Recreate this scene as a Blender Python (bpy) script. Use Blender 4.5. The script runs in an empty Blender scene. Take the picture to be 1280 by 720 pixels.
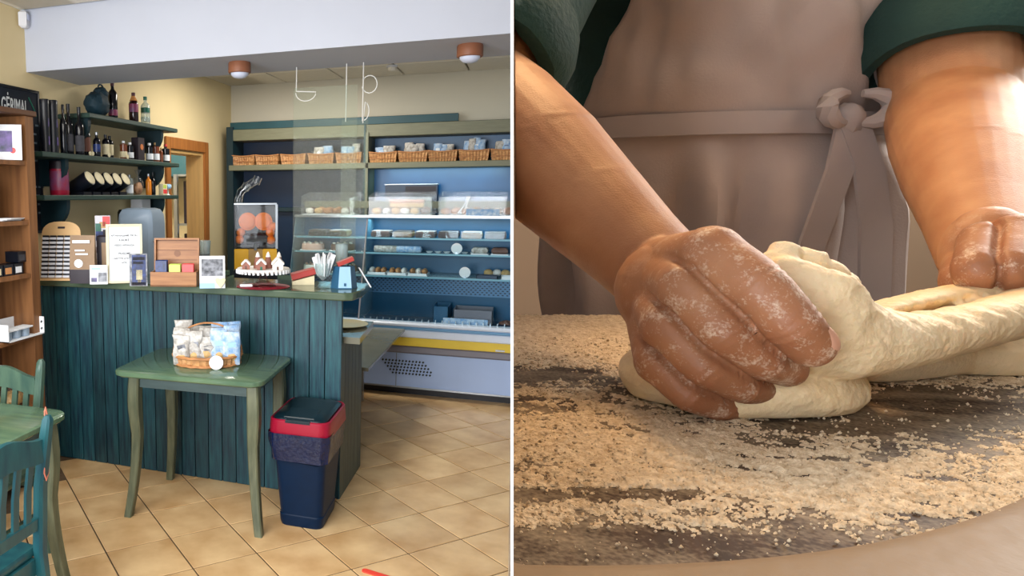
import bpy, bmesh, math, random
import numpy as np
from mathutils import Vector, Matrix, noise
random.seed(7)
C = bpy.context.scene.collection
SC = bpy.context.scene
# ---------------------------------------------------------------- camera
cam = bpy.data.objects.new('camera', bpy.data.cameras.new('camera'))
C.objects.link(cam)
cam.data.sensor_fit = 'HORIZONTAL'; cam.data.sensor_width = 36.0
cam.data.lens = 36.0*880/1280
cam.data.shift_x = 0.25
cam.data.clip_start = 0.01; cam.data.clip_end = 60
YAW = math.radians(21.07)
cam.matrix_world = (Matrix.Translation((0, 0, 1.72)) @ Matrix.Rotation(YAW, 4, 'Z')
                    @ Matrix.Rotation(math.pi/2-0.1305, 4, 'X') @ Matrix.Rotation(-0.0034, 4, 'Z'))
SC.camera = cam
# ---------------------------------------------------------------- sky, lights, exposure
w = bpy.data.worlds.new('world'); SC.world = w; w.use_nodes = True
bg = w.node_tree.nodes['Background']
bg.inputs[0].default_value = (0.80, 0.90, 1.0, 1); bg.inputs[1].default_value = 0.6
def area(name, loc, target, size, energy, col, size_y=None):
    d = bpy.data.lights.new(name, 'AREA'); d.energy = energy; d.color = col; d.size = size
    if size_y: d.shape = 'RECTANGLE'; d.size_y = size_y
    o = bpy.data.objects.new(name, d); C.objects.link(o); o.location = loc
    o.rotation_euler = (Vector(target)-Vector(loc)).to_track_quat('-Z', 'Y').to_euler()
    return o
# bakery shop: daylight from the shop windows behind the camera, staff-side ceiling lamp, added fills
area('shop_window_light', (-1.9, -1.6, 1.7), (-1.6, 3.0, 0.3), 3.0, 265, (0.95, 0.97, 1.0), 1.8)
area('shop_floor_fill', (-1.5, 1.5, 2.83), (-1.5, 1.7, 0), 2.4, 96, (1.0, 0.96, 0.90), 2.2)  # unseen overhead fill added to brighten the floor
area('staff_ceiling_light', (-1.9, 5.6, 2.82), (-1.9, 5.6, 0), 0.9, 38, (1.0, 0.94, 0.84), 0.6)
area('storeroom_fill', (-3.75, 6.6, 2.66), (-3.75, 6.6, 0), 0.5, 55, (1.0, 0.95, 0.84), 0.5)  # added to brighten the store room behind the doorway
area('fridge_light', (-0.7, 6.35, 1.50), (-0.7, 6.3, 0.6), 2.2, 6, (0.40, 0.82, 1.0), 0.15)
area('shelf_light', (-0.75, 6.70, 1.95), (-0.75, 6.95, 1.5), 1.1, 2.2, (0.45, 0.85, 1.0), 0.06)
# workshop: daylight from behind the baker and an added warm lamp for sunlight
def wk(x, y, z): return tuple(Matrix.Rotation(YAW, 4, 'Z') @ Vector((x, y, z)))
area('workshop_window_light', wk(1.45, 1.15, 2.35), wk(0.40, 0.45, 1.65), 0.8, 30, (1.0, 0.94, 0.86), 0.7)
area('workshop_warm_light', wk(0.34, 0.80, 2.35), wk(0.40, 0.48, 1.68), 0.2, 5.5, (1.0, 0.62, 0.30), 0.2)
area('workshop_front_fill', wk(1.3, -0.2, 2.7), wk(0.5, 0.6, 1.6), 0.9, 5.2, (1.0, 0.90, 0.80), 0.9)  # unseen fill added to brighten the baker from the front
SC.view_settings.view_transform = 'Standard'
SC.view_settings.look = 'None'
SC.view_settings.exposure = 0.0
SC.view_settings.gamma = 1.0
SC.view_settings.use_curve_mapping = False
# ---------------------------------------------------------------- materials
def lin(c):
    return tuple(((v/255)/12.92 if v/255 <= 0.04045 else ((v/255+0.055)/1.055)**2.4) for v in c)
def mat(name, col, rough=0.5, var=0.12, scale=6, stretch=(1, 1, 1), bump=0.0, metal=0.0, rnd=0.0, col2=None, spec=0.5, bscale=None, sss=0.0, detail=4):
    m = bpy.data.materials.new(name); m.use_nodes = True
    nt = m.node_tree; N = nt.nodes; L = nt.links
    b = N['Principled BSDF']
    c = lin(col); c2 = lin(col2) if col2 else tuple(v*(1-var) for v in c)
    c1 = c if col2 else tuple(min(1, v*(1+var)) for v in c)
    tc = N.new('ShaderNodeTexCoord'); mp = N.new('ShaderNodeMapping'); mp.inputs['Scale'].default_value = stretch
    L.new(tc.outputs['Object'], mp.inputs['Vector'])
    nz = N.new('ShaderNodeTexNoise'); nz.inputs['Scale'].default_value = scale; nz.inputs['Detail'].default_value = detail
    vec = mp.outputs['Vector']
    if rnd:
        oi = N.new('ShaderNodeObjectInfo'); ad = N.new('ShaderNodeVectorMath'); ad.operation = 'ADD'
        ml = N.new('ShaderNodeMath'); ml.operation = 'MULTIPLY'; ml.inputs[1].default_value = 37.0
        L.new(oi.outputs['Random'], ml.inputs[0]); L.new(vec, ad.inputs[0]); L.new(ml.outputs[0], ad.inputs[1]); vec = ad.outputs[0]
    L.new(vec, nz.inputs['Vector'])
    rp = N.new('ShaderNodeValToRGB'); rp.color_ramp.elements[0].position = 0.3; rp.color_ramp.elements[1].position = 0.7
    rp.color_ramp.elements[0].color = (*c2, 1); rp.color_ramp.elements[1].color = (*c1, 1)
    L.new(nz.outputs['Fac'], rp.inputs['Fac'])
    out = rp.outputs['Color']
    if rnd:
        hs = N.new('ShaderNodeHueSaturation'); mr = N.new('ShaderNodeMapRange')
        mr.inputs['To Min'].default_value = 1-rnd; mr.inputs['To Max'].default_value = 1+rnd
        L.new(oi.outputs['Random'], mr.inputs['Value']); L.new(mr.outputs[0], hs.inputs['Value']); L.new(out, hs.inputs['Color']); out = hs.outputs['Color']
    L.new(out, b.inputs['Base Color'])
    b.inputs['Roughness'].default_value = rough; b.inputs['Metallic'].default_value = metal
    b.inputs['Specular IOR Level'].default_value = spec
    if sss:
        b.inputs['Subsurface Weight'].default_value = sss; b.inputs['Subsurface Radius'].default_value = (0.02, 0.008, 0.004); b.inputs['Subsurface Scale'].default_value = 0.3
    if bump:
        n2 = N.new('ShaderNodeTexNoise'); n2.inputs['Scale'].default_value = bscale or scale*6; n2.inputs['Detail'].default_value = 4
        L.new(vec, n2.inputs['Vector'])
        bp = N.new('ShaderNodeBump'); bp.inputs['Strength'].default_value = bump; bp.inputs['Distance'].default_value = 0.01
        L.new(n2.outputs['Fac'], bp.inputs['Height']); L.new(bp.outputs['Normal'], b.inputs['Normal'])
    return m
def glassy(name, tint=(1, 1, 1), gloss=0.10, body=0.0, bodycol=(0.8, 0.9, 0.95), k=0.5):
    # a thin clear pane: lets light straight through, with a weak mirror sheen and a little body colour
    m = bpy.data.materials.new(name); m.use_nodes = True
    nt = m.node_tree; N = nt.nodes; L = nt.links
    N.remove(N['Principled BSDF']); o = N['Material Output']
    t = N.new('ShaderNodeBsdfTransparent'); t.inputs[0].default_value = (*tint, 1)
    g = N.new('ShaderNodeBsdfGlossy'); g.inputs['Roughness'].default_value = 0.03
    fr = N.new('ShaderNodeLayerWeight'); fr.inputs['Blend'].default_value = 0.25
    mx = N.new('ShaderNodeMixShader'); ml = N.new('ShaderNodeMath'); ml.operation = 'MULTIPLY_ADD'; ml.inputs[1].default_value = k; ml.inputs[2].default_value = gloss
    L.new(fr.outputs['Fresnel'], ml.inputs[0]); L.new(ml.outputs[0], mx.inputs[0])
    L.new(t.outputs[0], mx.inputs[1]); L.new(g.outputs[0], mx.inputs[2])
    last = mx.outputs[0]
    if body:
        d = N.new('ShaderNodeBsdfDiffuse'); d.inputs[0].default_value = (*bodycol, 1)
        m2 = N.new('ShaderNodeMixShader'); m2.inputs[0].default_value = body
        L.new(last, m2.inputs[1]); L.new(d.outputs[0], m2.inputs[2]); last = m2.outputs[0]
    L.new(last, o.inputs['Surface'])
    return m
M = {}
M['wall'] = mat('wall_paint', (220, 201, 156), 0.8, 0.04, 2)
M['wallback'] = mat('wall_paint_grey_cream', (208, 201, 182), 0.8, 0.03, 2)
M['white'] = mat('white_paint', (216, 217, 222), 0.7, 0.02, 3)
M['beam'] = mat('beam_paint', (184, 189, 202), 0.75, 0.02, 3)
M['ceil'] = mat('ceiling_panel', (232, 226, 212), 0.85, 0.03, 20)
M['tbar'] = mat('ceiling_bar', (150, 145, 135), 0.6, 0.05)
M['grout'] = mat('grout', (92, 72, 52), 0.9, 0.2, 30)
M['tile'] = mat('floor_tile', (232, 198, 148), 0.32, 0.1, 5, bump=0.05, rnd=0.07, col2=(196, 154, 104), bscale=40)
M['teal'] = mat('teal_stained_board', (32, 84, 92), 0.5, 0.3, 5, (11, 11, 0.9), 0.2, rnd=0.28, col2=(6, 38, 56), detail=7)
M['olive'] = mat('olive_stained_board', (76, 84, 70), 0.5, 0.2, 6, (8, 8, 0.7), 0.15, rnd=0.15, col2=(44, 56, 50))
M['green'] = mat('dark_green_shelf', (52, 76, 66), 0.5, 0.2, 6, (6, 1, 6), 0.1, col2=(30, 54, 50))
M['greend'] = mat('dark_green_bracket', (10, 40, 48), 0.5, 0.2, 6)
M['ctop'] = mat('green_worktop', (94, 108, 86), 0.12, 0.12, 5, (1, 5, 1), col2=(68, 86, 70))
M['ttop'] = mat('green_table_top', (98, 122, 94), 0.10, 0.12, 5, (1, 9, 4), 0.03, col2=(76, 102, 82))
M['tleg'] = mat('green_table_leg', (106, 110, 86), 0.4, 0.2, 6, (6, 6, 1), 0.08, col2=(72, 80, 62))
M['apr'] = mat('table_apron', (70, 88, 88), 0.4, 0.15, 6, (1, 6, 6))
M['chair'] = mat('teal_chair', (34, 88, 92), 0.35, 0.15, 6, (4, 4, 1), col2=(18, 62, 74))
M['chairg'] = mat('green_chair', (74, 100, 84), 0.35, 0.15, 6, (4, 4, 1), col2=(50, 78, 70))
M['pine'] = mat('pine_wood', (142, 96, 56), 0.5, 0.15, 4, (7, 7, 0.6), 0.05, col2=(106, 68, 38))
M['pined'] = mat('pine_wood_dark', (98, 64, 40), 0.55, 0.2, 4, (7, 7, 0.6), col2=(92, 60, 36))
M['door'] = mat('door_frame_wood', (170, 108, 50), 0.45, 0.12, 5, (8, 8, 0.6), col2=(140, 84, 36))
M['doorp'] = mat('door_jamb_pale', (196, 158, 100), 0.5, 0.1, 5, (8, 8, 0.6))
M['black'] = mat('black_plastic', (14, 18, 28), 0.35, 0.1)
M['blackg'] = mat('black_glass_bottle', (10, 12, 20), 0.12, 0.1)
M['navy'] = mat('navy_bin_plastic', (2, 30, 58), 0.45, 0.08, 20, bump=0.03, spec=0.2)
M['bag'] = mat('black_bin_bag', (6, 26, 62), 0.16, 0.15, 30, bump=0.9, bscale=26)
M['lid'] = mat('dark_bin_lid', (10, 34, 44), 0.3, 0.1)
M['red'] = mat('red_plastic', (152, 16, 48), 0.35, 0.05)
M['crimson'] = mat('red_doily', (176, 20, 50), 0.6, 0.2, 40, col2=(110, 10, 34))
M['board'] = mat('chalkboard', (10, 20, 34), 0.8, 0.3, 8)
M['chalk'] = mat('chalk', (205, 210, 212), 0.9, 0.1, 60)
M['chalkd'] = mat('chalk_faint', (110, 124, 134), 0.9, 0.2, 60)
M['paper'] = mat('white_paper', (236, 240, 244), 0.7, 0.03, 10)
M['cream'] = mat('cream_label', (226, 214, 176), 0.6, 0.08, 20)
M['kraft'] = mat('kraft_paper', (150, 124, 98), 0.7, 0.1, 10, bump=0.15)
M['ink'] = mat('grey_ink', (64, 64, 70), 0.8, 0.2, 40)
M['frame'] = mat('cream_frame', (226, 218, 184), 0.45, 0.05)
M['wicker'] = mat('wicker', (214, 166, 112), 0.55, 0.25, 30, (1, 1, 3), 0.2, rnd=0.1, col2=(150, 96, 54))
M['wickerd'] = mat('wicker_rim', (180, 124, 76), 0.55, 0.2, 40, bump=0.2)
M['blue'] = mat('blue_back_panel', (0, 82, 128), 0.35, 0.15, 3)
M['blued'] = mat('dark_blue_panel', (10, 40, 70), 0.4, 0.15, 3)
M['tealtop'] = mat('dark_teal_trim', (16, 66, 74), 0.5, 0.1)
M['sage'] = mat('sage_shelf_edge', (116, 116, 92), 0.5, 0.1, 8, (1, 6, 6))
M['metal'] = mat('brushed_metal', (170, 176, 182), 0.3, 0.05, 12, metal=0.8)
M['fpanel'] = mat('fridge_panel', (172, 196, 238), 0.35, 0.04, 4)
M['fwhite'] = mat('fridge_white_rim', (214, 226, 244), 0.3, 0.03)
M['fblue'] = mat('fridge_blue_rim', (104, 156, 200), 0.3, 0.05)
M['yellow'] = mat('yellow_strip', (226, 196, 60), 0.4, 0.08, 4)
M['bump'] = mat('grey_bumper', (126, 124, 134), 0.4, 0.06)
M['fin'] = mat('fridge_interior', (14, 92, 132), 0.35, 0.1, 4)
M['orange'] = mat('orange_fruit', (244, 122, 18), 0.45, 0.08, 40, bump=0.15, bscale=120)
M['juice'] = mat('yellow_juicer', (252, 190, 36), 0.35, 0.04)
M['glass'] = glassy('clear_glass', (0.97, 0.99, 0.99), 0.04)
M['acryl'] = glassy('acrylic_sheet', (0.93, 0.96, 0.94), 0.0, 0.05, (0.72, 0.70, 0.58), 0.06)
M['fglass'] = glassy('fridge_glass', (0.93, 0.98, 1.0), 0.0, 0.0, k=0.05)
M['gshelf'] = glassy('glass_shelf', (0.80, 0.92, 0.95), 0.08, 0.18, (0.55, 0.78, 0.88))
M['plastic'] = glassy('clear_plastic_box', (0.96, 0.97, 0.98), 0.015, 0.04, (0.85, 0.88, 0.92), 0.2)
M['pastry'] = mat('pastry', (196, 146, 100), 0.6, 0.25, 25, bump=0.3, rnd=0.15, col2=(150, 98, 60))
M['choc'] = mat('chocolate_cake', (104, 72, 62), 0.5, 0.2, 25, bump=0.3, rnd=0.2)
M['icing'] = mat('white_icing', (240, 236, 230), 0.5, 0.05, 20, bump=0.2)
M['pinkc'] = mat('pink_cake', (222, 176, 160), 0.5, 0.1, 20, bump=0.2)
M['ginger'] = mat('gingerbread', (150, 98, 84), 0.6, 0.15, 20)
M['cloth'] = mat('dark_backpack_cloth', (14, 46, 58), 0.7, 0.25, 8, bump=0.3)
M['cola'] = mat('dark_cola', (40, 16, 20), 0.1, 0.1)
M['redl'] = mat('red_purple_label', (150, 34, 56), 0.4, 0.2, 14, col2=(110, 70, 110))
M['amber'] = mat('amber_neck', (206, 140, 80), 0.2, 0.1)
M['gcap'] = mat('green_cap', (24, 100, 80), 0.4, 0.1)
M['water'] = glassy('clear_bottle', (0.86, 0.93, 0.93), 0.10, 0.22, (0.75, 0.85, 0.86))
M['burg'] = mat('burgundy_foil', (74, 20, 36), 0.35, 0.1)
M['brown'] = mat('brown_paper_wrap', (104, 62, 48), 0.6, 0.15)
M['dbox'] = mat('dark_box', (34, 22, 34), 0.5, 0.15)
M['odisc'] = mat('orange_disc', (190, 110, 60), 0.5, 0.1)
M['jam'] = mat('brown_jar', (120, 62, 36), 0.2, 0.2)
M['gold'] = mat('gold_lid', (190, 150, 84), 0.35, 0.1)
M['ojuice'] = mat('orange_juice', (236, 140, 40), 0.2, 0.05)
M['greyl'] = mat('grey_dispenser', (150, 168, 186), 0.3, 0.03)
M['tea'] = mat('tea_box_wood', (176, 122, 72), 0.45, 0.15, 5, (1, 4, 9), 0.05, col2=(146, 94, 52))
M['tead'] = mat('tea_box_inside', (132, 84, 50), 0.5, 0.15, 5, (1, 4, 9))
M['pblue'] = mat('blue_packet', (36, 62, 130), 0.4, 0.3, 40, col2=(14, 26, 62))
M['pgreen'] = mat('green_packet', (190, 210, 90), 0.4, 0.1, 30)
M['pred'] = mat('red_packet', (226, 70, 70), 0.4, 0.15, 30)
M['photo'] = mat('printed_photo', (170, 174, 184), 0.35, 0.9, 28, col2=(18, 20, 30))
M['skyblue'] = mat('pale_blue_card', (164, 206, 238), 0.5, 0.04)
M['steel2'] = mat('blue_grey_side', (46, 96, 130), 0.4, 0.05)
M['redcard'] = mat('red_card', (176, 60, 52), 0.5, 0.08)
M['purple'] = mat('purple_print', (120, 92, 170), 0.4, 0.5, 20, col2=(10, 40, 50))
M['multi'] = mat('pale_leaflet', (214, 212, 220), 0.5, 0.06)
M['lampw'] = mat('lamp_wood', (134, 84, 58), 0.5, 0.15, 8)
M['lampg'] = mat('lamp_dome', (206, 214, 236), 0.35, 0.02)
M['cord'] = mat('white_cord', (232, 232, 226), 0.6, 0.03)
M['rope'] = mat('salmon_ribbon', (206, 120, 96), 0.6, 0.1)
M['strip'] = mat('red_floor_strip', (238, 74, 56), 0.5, 0.05)
M['capw'] = mat('capsule_sleeve', (226, 228, 236), 0.5, 0.04)
M['plyw'] = mat('pale_plywood', (226, 184, 128), 0.5, 0.06, 5, (1, 1, 3))
M['crack'] = mat('cracker', (212, 176, 120), 0.7, 0.2, 60, bump=0.3)
M['ppack'] = mat('pale_packet', (222, 220, 216), 0.3, 0.12, 38, bump=0.5, col2=(140, 132, 122))
M['bpack'] = mat('blue_print_packet', (206, 220, 234), 0.3, 0.2, 34, bump=0.5, col2=(92, 150, 206))
M['plate'] = mat('plate', (214, 202, 146), 0.3, 0.04)
M['lowsteel'] = mat('grey_green_worktop', (116, 114, 98), 0.2, 0.1, 5)
# ---------------------------------------------------------------- mesh builder
class MB:
    def __init__(s): s.v = []; s.f = []
    def add(s, vs, fs, mtx=None):
        n = len(s.v)
        s.v += [tuple(mtx @ Vector(p)) if mtx else tuple(p) for p in vs]
        s.f += [tuple(i+n for i in f) for f in fs]
        return s
    def box(s, c, d, rot=None, ch=0.0):
        x, y, z = (k/2 for k in d)
        if ch:
            vs = []; fs = []
            r = [(-x, -y), (x, -y), (x, y), (-x, y)]
            for zz, k in ((-z, 1), (-z+ch, 0), (z-ch, 0), (z, 1)):
                for (a, b) in r: vs.append((a-math.copysign(ch*k, a), b-math.copysign(ch*k, b), zz))
            for l in range(3):
                for i in range(4): fs.append((l*4+i, l*4+(i+1) % 4, l*4+4+(i+1) % 4, l*4+4+i))
            fs += [(3, 2, 1, 0), (12, 13, 14, 15)]
        else:
            vs = [(-x, -y, -z), (x, -y, -z), (x, y, -z), (-x, y, -z), (-x, -y, z), (x, -y, z), (x, y, z), (-x, y, z)]
            fs = [(3, 2, 1, 0), (4, 5, 6, 7), (0, 1, 5, 4), (1, 2, 6, 5), (2, 3, 7, 6), (3, 0, 4, 7)]
        m = Matrix.Translation(c)
        if rot: m = m @ rot
        return s.add(vs, fs, m)
    def b2(s, x0, x1, y0, y1, z0, z1, ch=0.0):
        return s.box(((x0+x1)/2, (y0+y1)/2, (z0+z1)/2), (abs(x1-x0), abs(y1-y0), abs(z1-z0)), None, ch)
    def lathe(s, prof, c=(0, 0, 0), n=16, m=None, sx=1, sy=1):
        vs = []; fs = []
        for (r, z) in prof:
            for i in range(n):
                a = 2*math.pi*i/n; vs.append((r*math.cos(a)*sx, r*math.sin(a)*sy, z))
        for j in range(len(prof)-1):
            for i in range(n): fs.append((j*n+i, j*n+(i+1) % n, (j+1)*n+(i+1) % n, (j+1)*n+i))
        if prof[0][0] > 1e-6: fs.append(tuple(range(n))[::-1])
        if prof[-1][0] > 1e-6: fs.append(tuple((len(prof)-1)*n+i for i in range(n)))
        mt = Matrix.Translation(c)
        if m: mt = mt @ m
        return s.add(vs, fs, mt)
    def tube(s, pts, r, n=8, closed=False):
        pts = [Vector(p) for p in pts]; k = len(pts)
        rs = r if isinstance(r, (list, tuple)) else [r]*k
        vs = []; fs = []; up = Vector((0.123, 0.456, 0.881))
        for i, p in enumerate(pts):
            a = pts[(i-1) % k] if (i or closed) else p; b = pts[(i+1) % k] if (i < k-1 or closed) else p
            t = (b-a).normalized(); u = t.cross(up)
            if u.length < 1e-3: u = t.cross(Vector((1, 0, 0)))
            u.normalize(); v = t.cross(u); up = -v if False else up
            for j in range(n):
                q = 2*math.pi*j/n; vs.append(p+(u*math.cos(q)+v*math.sin(q))*rs[i])
        for i in range(k if closed else k-1):
            for j in range(n):
                i2 = (i+1) % k; fs.append((i*n+j, i*n+(j+1) % n, i2*n+(j+1) % n, i2*n+j))
        if not closed: fs += [tuple(range(n))[::-1], tuple((k-1)*n+j for j in range(n))]
        return s.add(vs, fs)
    def loft(s, rings, cap=True):
        n = len(rings[0]); vs = [p for r in rings for p in r]; fs = []
        for j in range(len(rings)-1):
            for i in range(n): fs.append((j*n+i, j*n+(i+1) % n, (j+1)*n+(i+1) % n, (j+1)*n+i))
        if cap: fs += [tuple(range(n))[::-1], tuple((len(rings)-1)*n+i for i in range(n))]
        return s.add(vs, fs)
    def prism(s, poly, h0, h1, axis='z'):
        def P(a, b, h): return {'z': (a, b, h), 'x': (h, a, b), 'y': (a, h, b)}[axis]
        return s.loft([[P(a, b, h0) for a, b in poly], [P(a, b, h1) for a, b in poly]])
    def blob(s, c, d, seed=0, amp=0.12, fr=3.0, n=10, flat=0.0):
        vs = []; fs = []
        for j in range(n+1):
            t = math.pi*j/n
            for i in range(2*n):
                a = math.pi*i/n
                p = Vector((math.sin(t)*math.cos(a), math.sin(t)*math.sin(a), math.cos(t)))
                k = 1+amp*noise.noise(p*fr+Vector((seed*3.1, seed*1.7, 0)))
                q = [p.x*k*d[0]/2, p.y*k*d[1]/2, p.z*k*d[2]/2]
                if flat: q[2] = max(q[2], -d[2]/2*flat)
                vs.append((c[0]+q[0], c[1]+q[1], c[2]+q[2]))
        for j in range(n):
            for i in range(2*n): fs.append((j*2*n+i, j*2*n+(i+1) % (2*n), (j+1)*2*n+(i+1) % (2*n), (j+1)*2*n+i))
        return s.add(vs, fs)
    def mesh(s, name, m, smooth=True):
        me = bpy.data.meshes.new(name); me.from_pydata(s.v, [], s.f); me.update()
        bm = bmesh.new(); bm.from_mesh(me); bmesh.ops.remove_doubles(bm, verts=bm.verts, dist=1e-6); bmesh.ops.recalc_face_normals(bm, faces=bm.faces); bm.to_mesh(me); bm.free()
        if m: me.materials.append(m)
        if smooth:
            me.shade_smooth(); me.set_sharp_from_angle(angle=math.radians(38))
        return me
def obj(name, me, parent=None, loc=(0, 0, 0), rz=0, rot=None):
    o = bpy.data.objects.new(name, me); C.objects.link(o)
    if parent: o.parent = parent
    o.location = loc
    o.rotation_euler = rot if rot else (0, 0, rz)
    return o
def tag(o, label=None, cat=None, group=None, kind=None):
    if label: o['label'] = label
    if cat: o['category'] = cat
    if group: o['group'] = group
    if kind: o['kind'] = kind
    return o
def thing(name, label, cat, loc, rz=0, group=None, rot=None):
    return tag(obj(name, None, None, loc, rz, rot), label, cat, group)
def part(name, mb, m, parent, smooth=True, label=None):
    return tag(obj(name, mb.mesh(name, M[m] if isinstance(m, str) else m, smooth), parent), label)
def single(name, label, cat, mb, m, loc, rz=0, group=None, rot=None):
    return tag(obj(name, mb.mesh(name, M[m]), None, loc, rz, rot), label, cat, group)
def struct(name, mb, m, parent=None):
    o = part(name, mb, m, parent)
    if not parent: o['kind'] = 'structure'
    return o
def copy_tree(o, parent=None, group=None):
    c = o.copy(); C.objects.link(c)
    if parent: c.parent = parent
    for ch in list(o.children): copy_tree(ch, c)
    return c
def text(name, s, size, m, parent, mtx, align='LEFT', ext=0.0006, sx=1.0, shear=0):
    cu = bpy.data.curves.new(name, 'FONT'); cu.body = s; cu.size = size; cu.align_x = align; cu.extrude = ext; cu.shear = shear; cu.offset = size*0.012
    t = bpy.data.objects.new(name, cu); C.objects.link(t)
    me = bpy.data.meshes.new_from_object(t.evaluated_get(bpy.context.evaluated_depsgraph_get()))
    bpy.data.objects.remove(t); bpy.data.curves.remove(cu)
    me.transform(mtx @ Matrix.Diagonal((sx, 1, 1, 1))); me.materials.clear(); me.materials.append(M[m])
    return obj(name, me, parent)
RX90 = Matrix.Rotation(math.pi/2, 4, 'X')
def MT(x, y, z): return Matrix.Translation((x, y, z))
# ================================================================ BAKERY SHOP: the room
XL, YB, ZC = -2.95, 6.95, 2.85
g = MB().b2(-4.6, 3.0, 0.2, 8.2, -0.10, -0.004)
floor = struct('floor', g, 'grout')
TA = math.radians(25.74+21.07); ta = Vector((math.cos(TA), math.sin(TA), 0)); tb = Vector((-math.sin(TA), math.cos(TA), 0))
TS = 0.3284
me = MB().box((0, 0, -0.006), (TS-0.008, TS-0.008, 0.012), None, 0.0015).mesh('floor_tile', M['tile'], False)
for i in range(-9, 14):
    for j in range(-18, 14):
        p = ta*(0.7425+(i+0.5)*TS)+tb*(4.2175-(j+0.5)*TS)
        if not (XL+0.2 < p.x < 0.55 and 1.75 < p.y < 6.3): continue
        if p.x < -1.75 and p.y > 4.3: continue
        if p.x < 0.25 or p.y > 2.0:
            obj('floor_tile', me, floor, p, TA)
# left wall with the doorway
g = MB().b2(XL-0.16, XL, 0.9, 5.55, 0, ZC).b2(XL-0.16, XL, 6.25, YB+0.1, 0, ZC).b2(XL-0.16, XL, 5.55, 6.25, 2.13, ZC)
struct('wall_left', g, 'wall')
struct('wall_back', MB().b2(XL-0.16, 3.0, YB, YB+0.1, 0, ZC+0.2), 'wallback')
d = tag(obj('door_1', None, None, (XL, 5.9, 0)), kind='structure')
part('door_trim', MB().b2(0.0, 0.022, 0.35, 0.43, 0, 2.23, 0.004), 'door', d)
part('door_trim', MB().b2(0.0, 0.022, -0.43, -0.35, 0, 2.23, 0.004), 'door', d)
part('door_trim', MB().b2(0.0, 0.024, -0.35, 0.35, 2.13, 2.23, 0.004), 'door', d)
part('door_jamb', MB().b2(-0.17, 0.0, 0.32, 0.35, 0, 2.13), 'doorp', d)
part('door_jamb', MB().b2(-0.17, 0.0, -0.35, -0.32, 0, 2.13), 'doorp', d)
part('door_jamb', MB().b2(-0.17, 0.0, -0.32, 0.32, 2.10, 2.13), 'doorp', d)
# store room behind the doorway
g = MB().b2(-4.5, -4.4, 3.6, 9.2, 0, 2.85).b2(-4.5, XL-0.16, 8.1, 8.2, 0, 2.85)
struct('wall_storeroom', g, 'wall')
struct('ceiling_storeroom', MB().b2(-4.5, XL-0.16, 4.0, 8.2, 2.7, 2.8), 'white')
# ceiling, beam
cl = struct('ceiling', MB().b2(XL-0.1, 3.0, 0.6, 3.7, ZC+0.03, ZC+0.1).b2(XL-0.1, 3.0, 4.26, YB+0.1, ZC+0.03, ZC+0.1), 'tbar')
me = MB().box((0, 0, 0.012), (0.572, 0.572, 0.024), None, 0.004).mesh('ceiling_panel', M['ceil'], False)
for i in range(0, 7):
    x = 0.3-0.59*i+0.02
    if x < XL+0.28: continue
    for k in range(5):
        y = YB-0.30-0.59*k
        if y > 4.5: obj('ceiling_panel', me, cl, (x, y, ZC))
    for k in range(2): obj('ceiling_panel', me, cl, (x, 3.39-0.59*k, ZC))
me2 = MB().box((0, 0, 0.012), (0.40, 0.572, 0.024), None, 0.004).mesh('ceiling_panel', M['ceil'], False)
for k in range(5):
    if YB-0.30-0.59*k > 4.5: obj('ceiling_panel', me2, cl, (XL+0.20, YB-0.30-0.59*k, ZC))
for k in range(2): obj('ceiling_panel', me2, cl, (XL+0.20, 3.39-0.59*k, ZC))
struct('trim_1', MB().b2(XL, 3.0, 3.70, 4.265, 2.485, ZC+0.05), 'beam')
for (x, y, lb) in ((-1.60, 3.90, 'round wooden ceiling lamp with pale dome, nearer the door corner'), (-0.317, 3.90, 'round wooden ceiling lamp with pale dome, above the display fridge')):
    t = thing('ceiling_lamp', lb, 'lamp', (x, y, 2.485), 0, 'wooden lamps under the beam')
    part('lamp_ring', MB().lathe([(0.062, 0), (0.066, -0.008), (0.066, -0.058), (0.060, -0.062), (0.054, -0.056), (0.054, -0.004)], n=24), 'lampw', t)
    part('lamp_dome', MB().lathe([(0.0535, -0.052), (0.050, -0.070), (0.036, -0.084), (0.018, -0.090), (0, -0.091)], n=24), 'lampg', t)
t = thing('smoke_detector', 'small white smoke detector on the ceiling panel', 'detector', (-1.177, 6.40, ZC))
part('base', MB().lathe([(0.05, 0), (0.05, -0.012), (0.042, -0.018)], n=20), 'white', t)
part('sensor_head', MB().lathe([(0.036, -0.018), (0.034, -0.04), (0.02, -0.048), (0, -0.049)], n=20), 'ceil', t)
t = thing('motion_sensor', 'white motion sensor box in the corner above the beam', 'sensor', (XL, 3.655, 2.74), 0.35)
part('housing', MB().box((0.03, 0, 0.048), (0.05, 0.062, 0.10), None, 0.012), 'white', t)
part('lens', MB().box((0.056, 0, 0.062), (0.006, 0.04, 0.035), None, 0.002), 'lampg', t)
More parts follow.
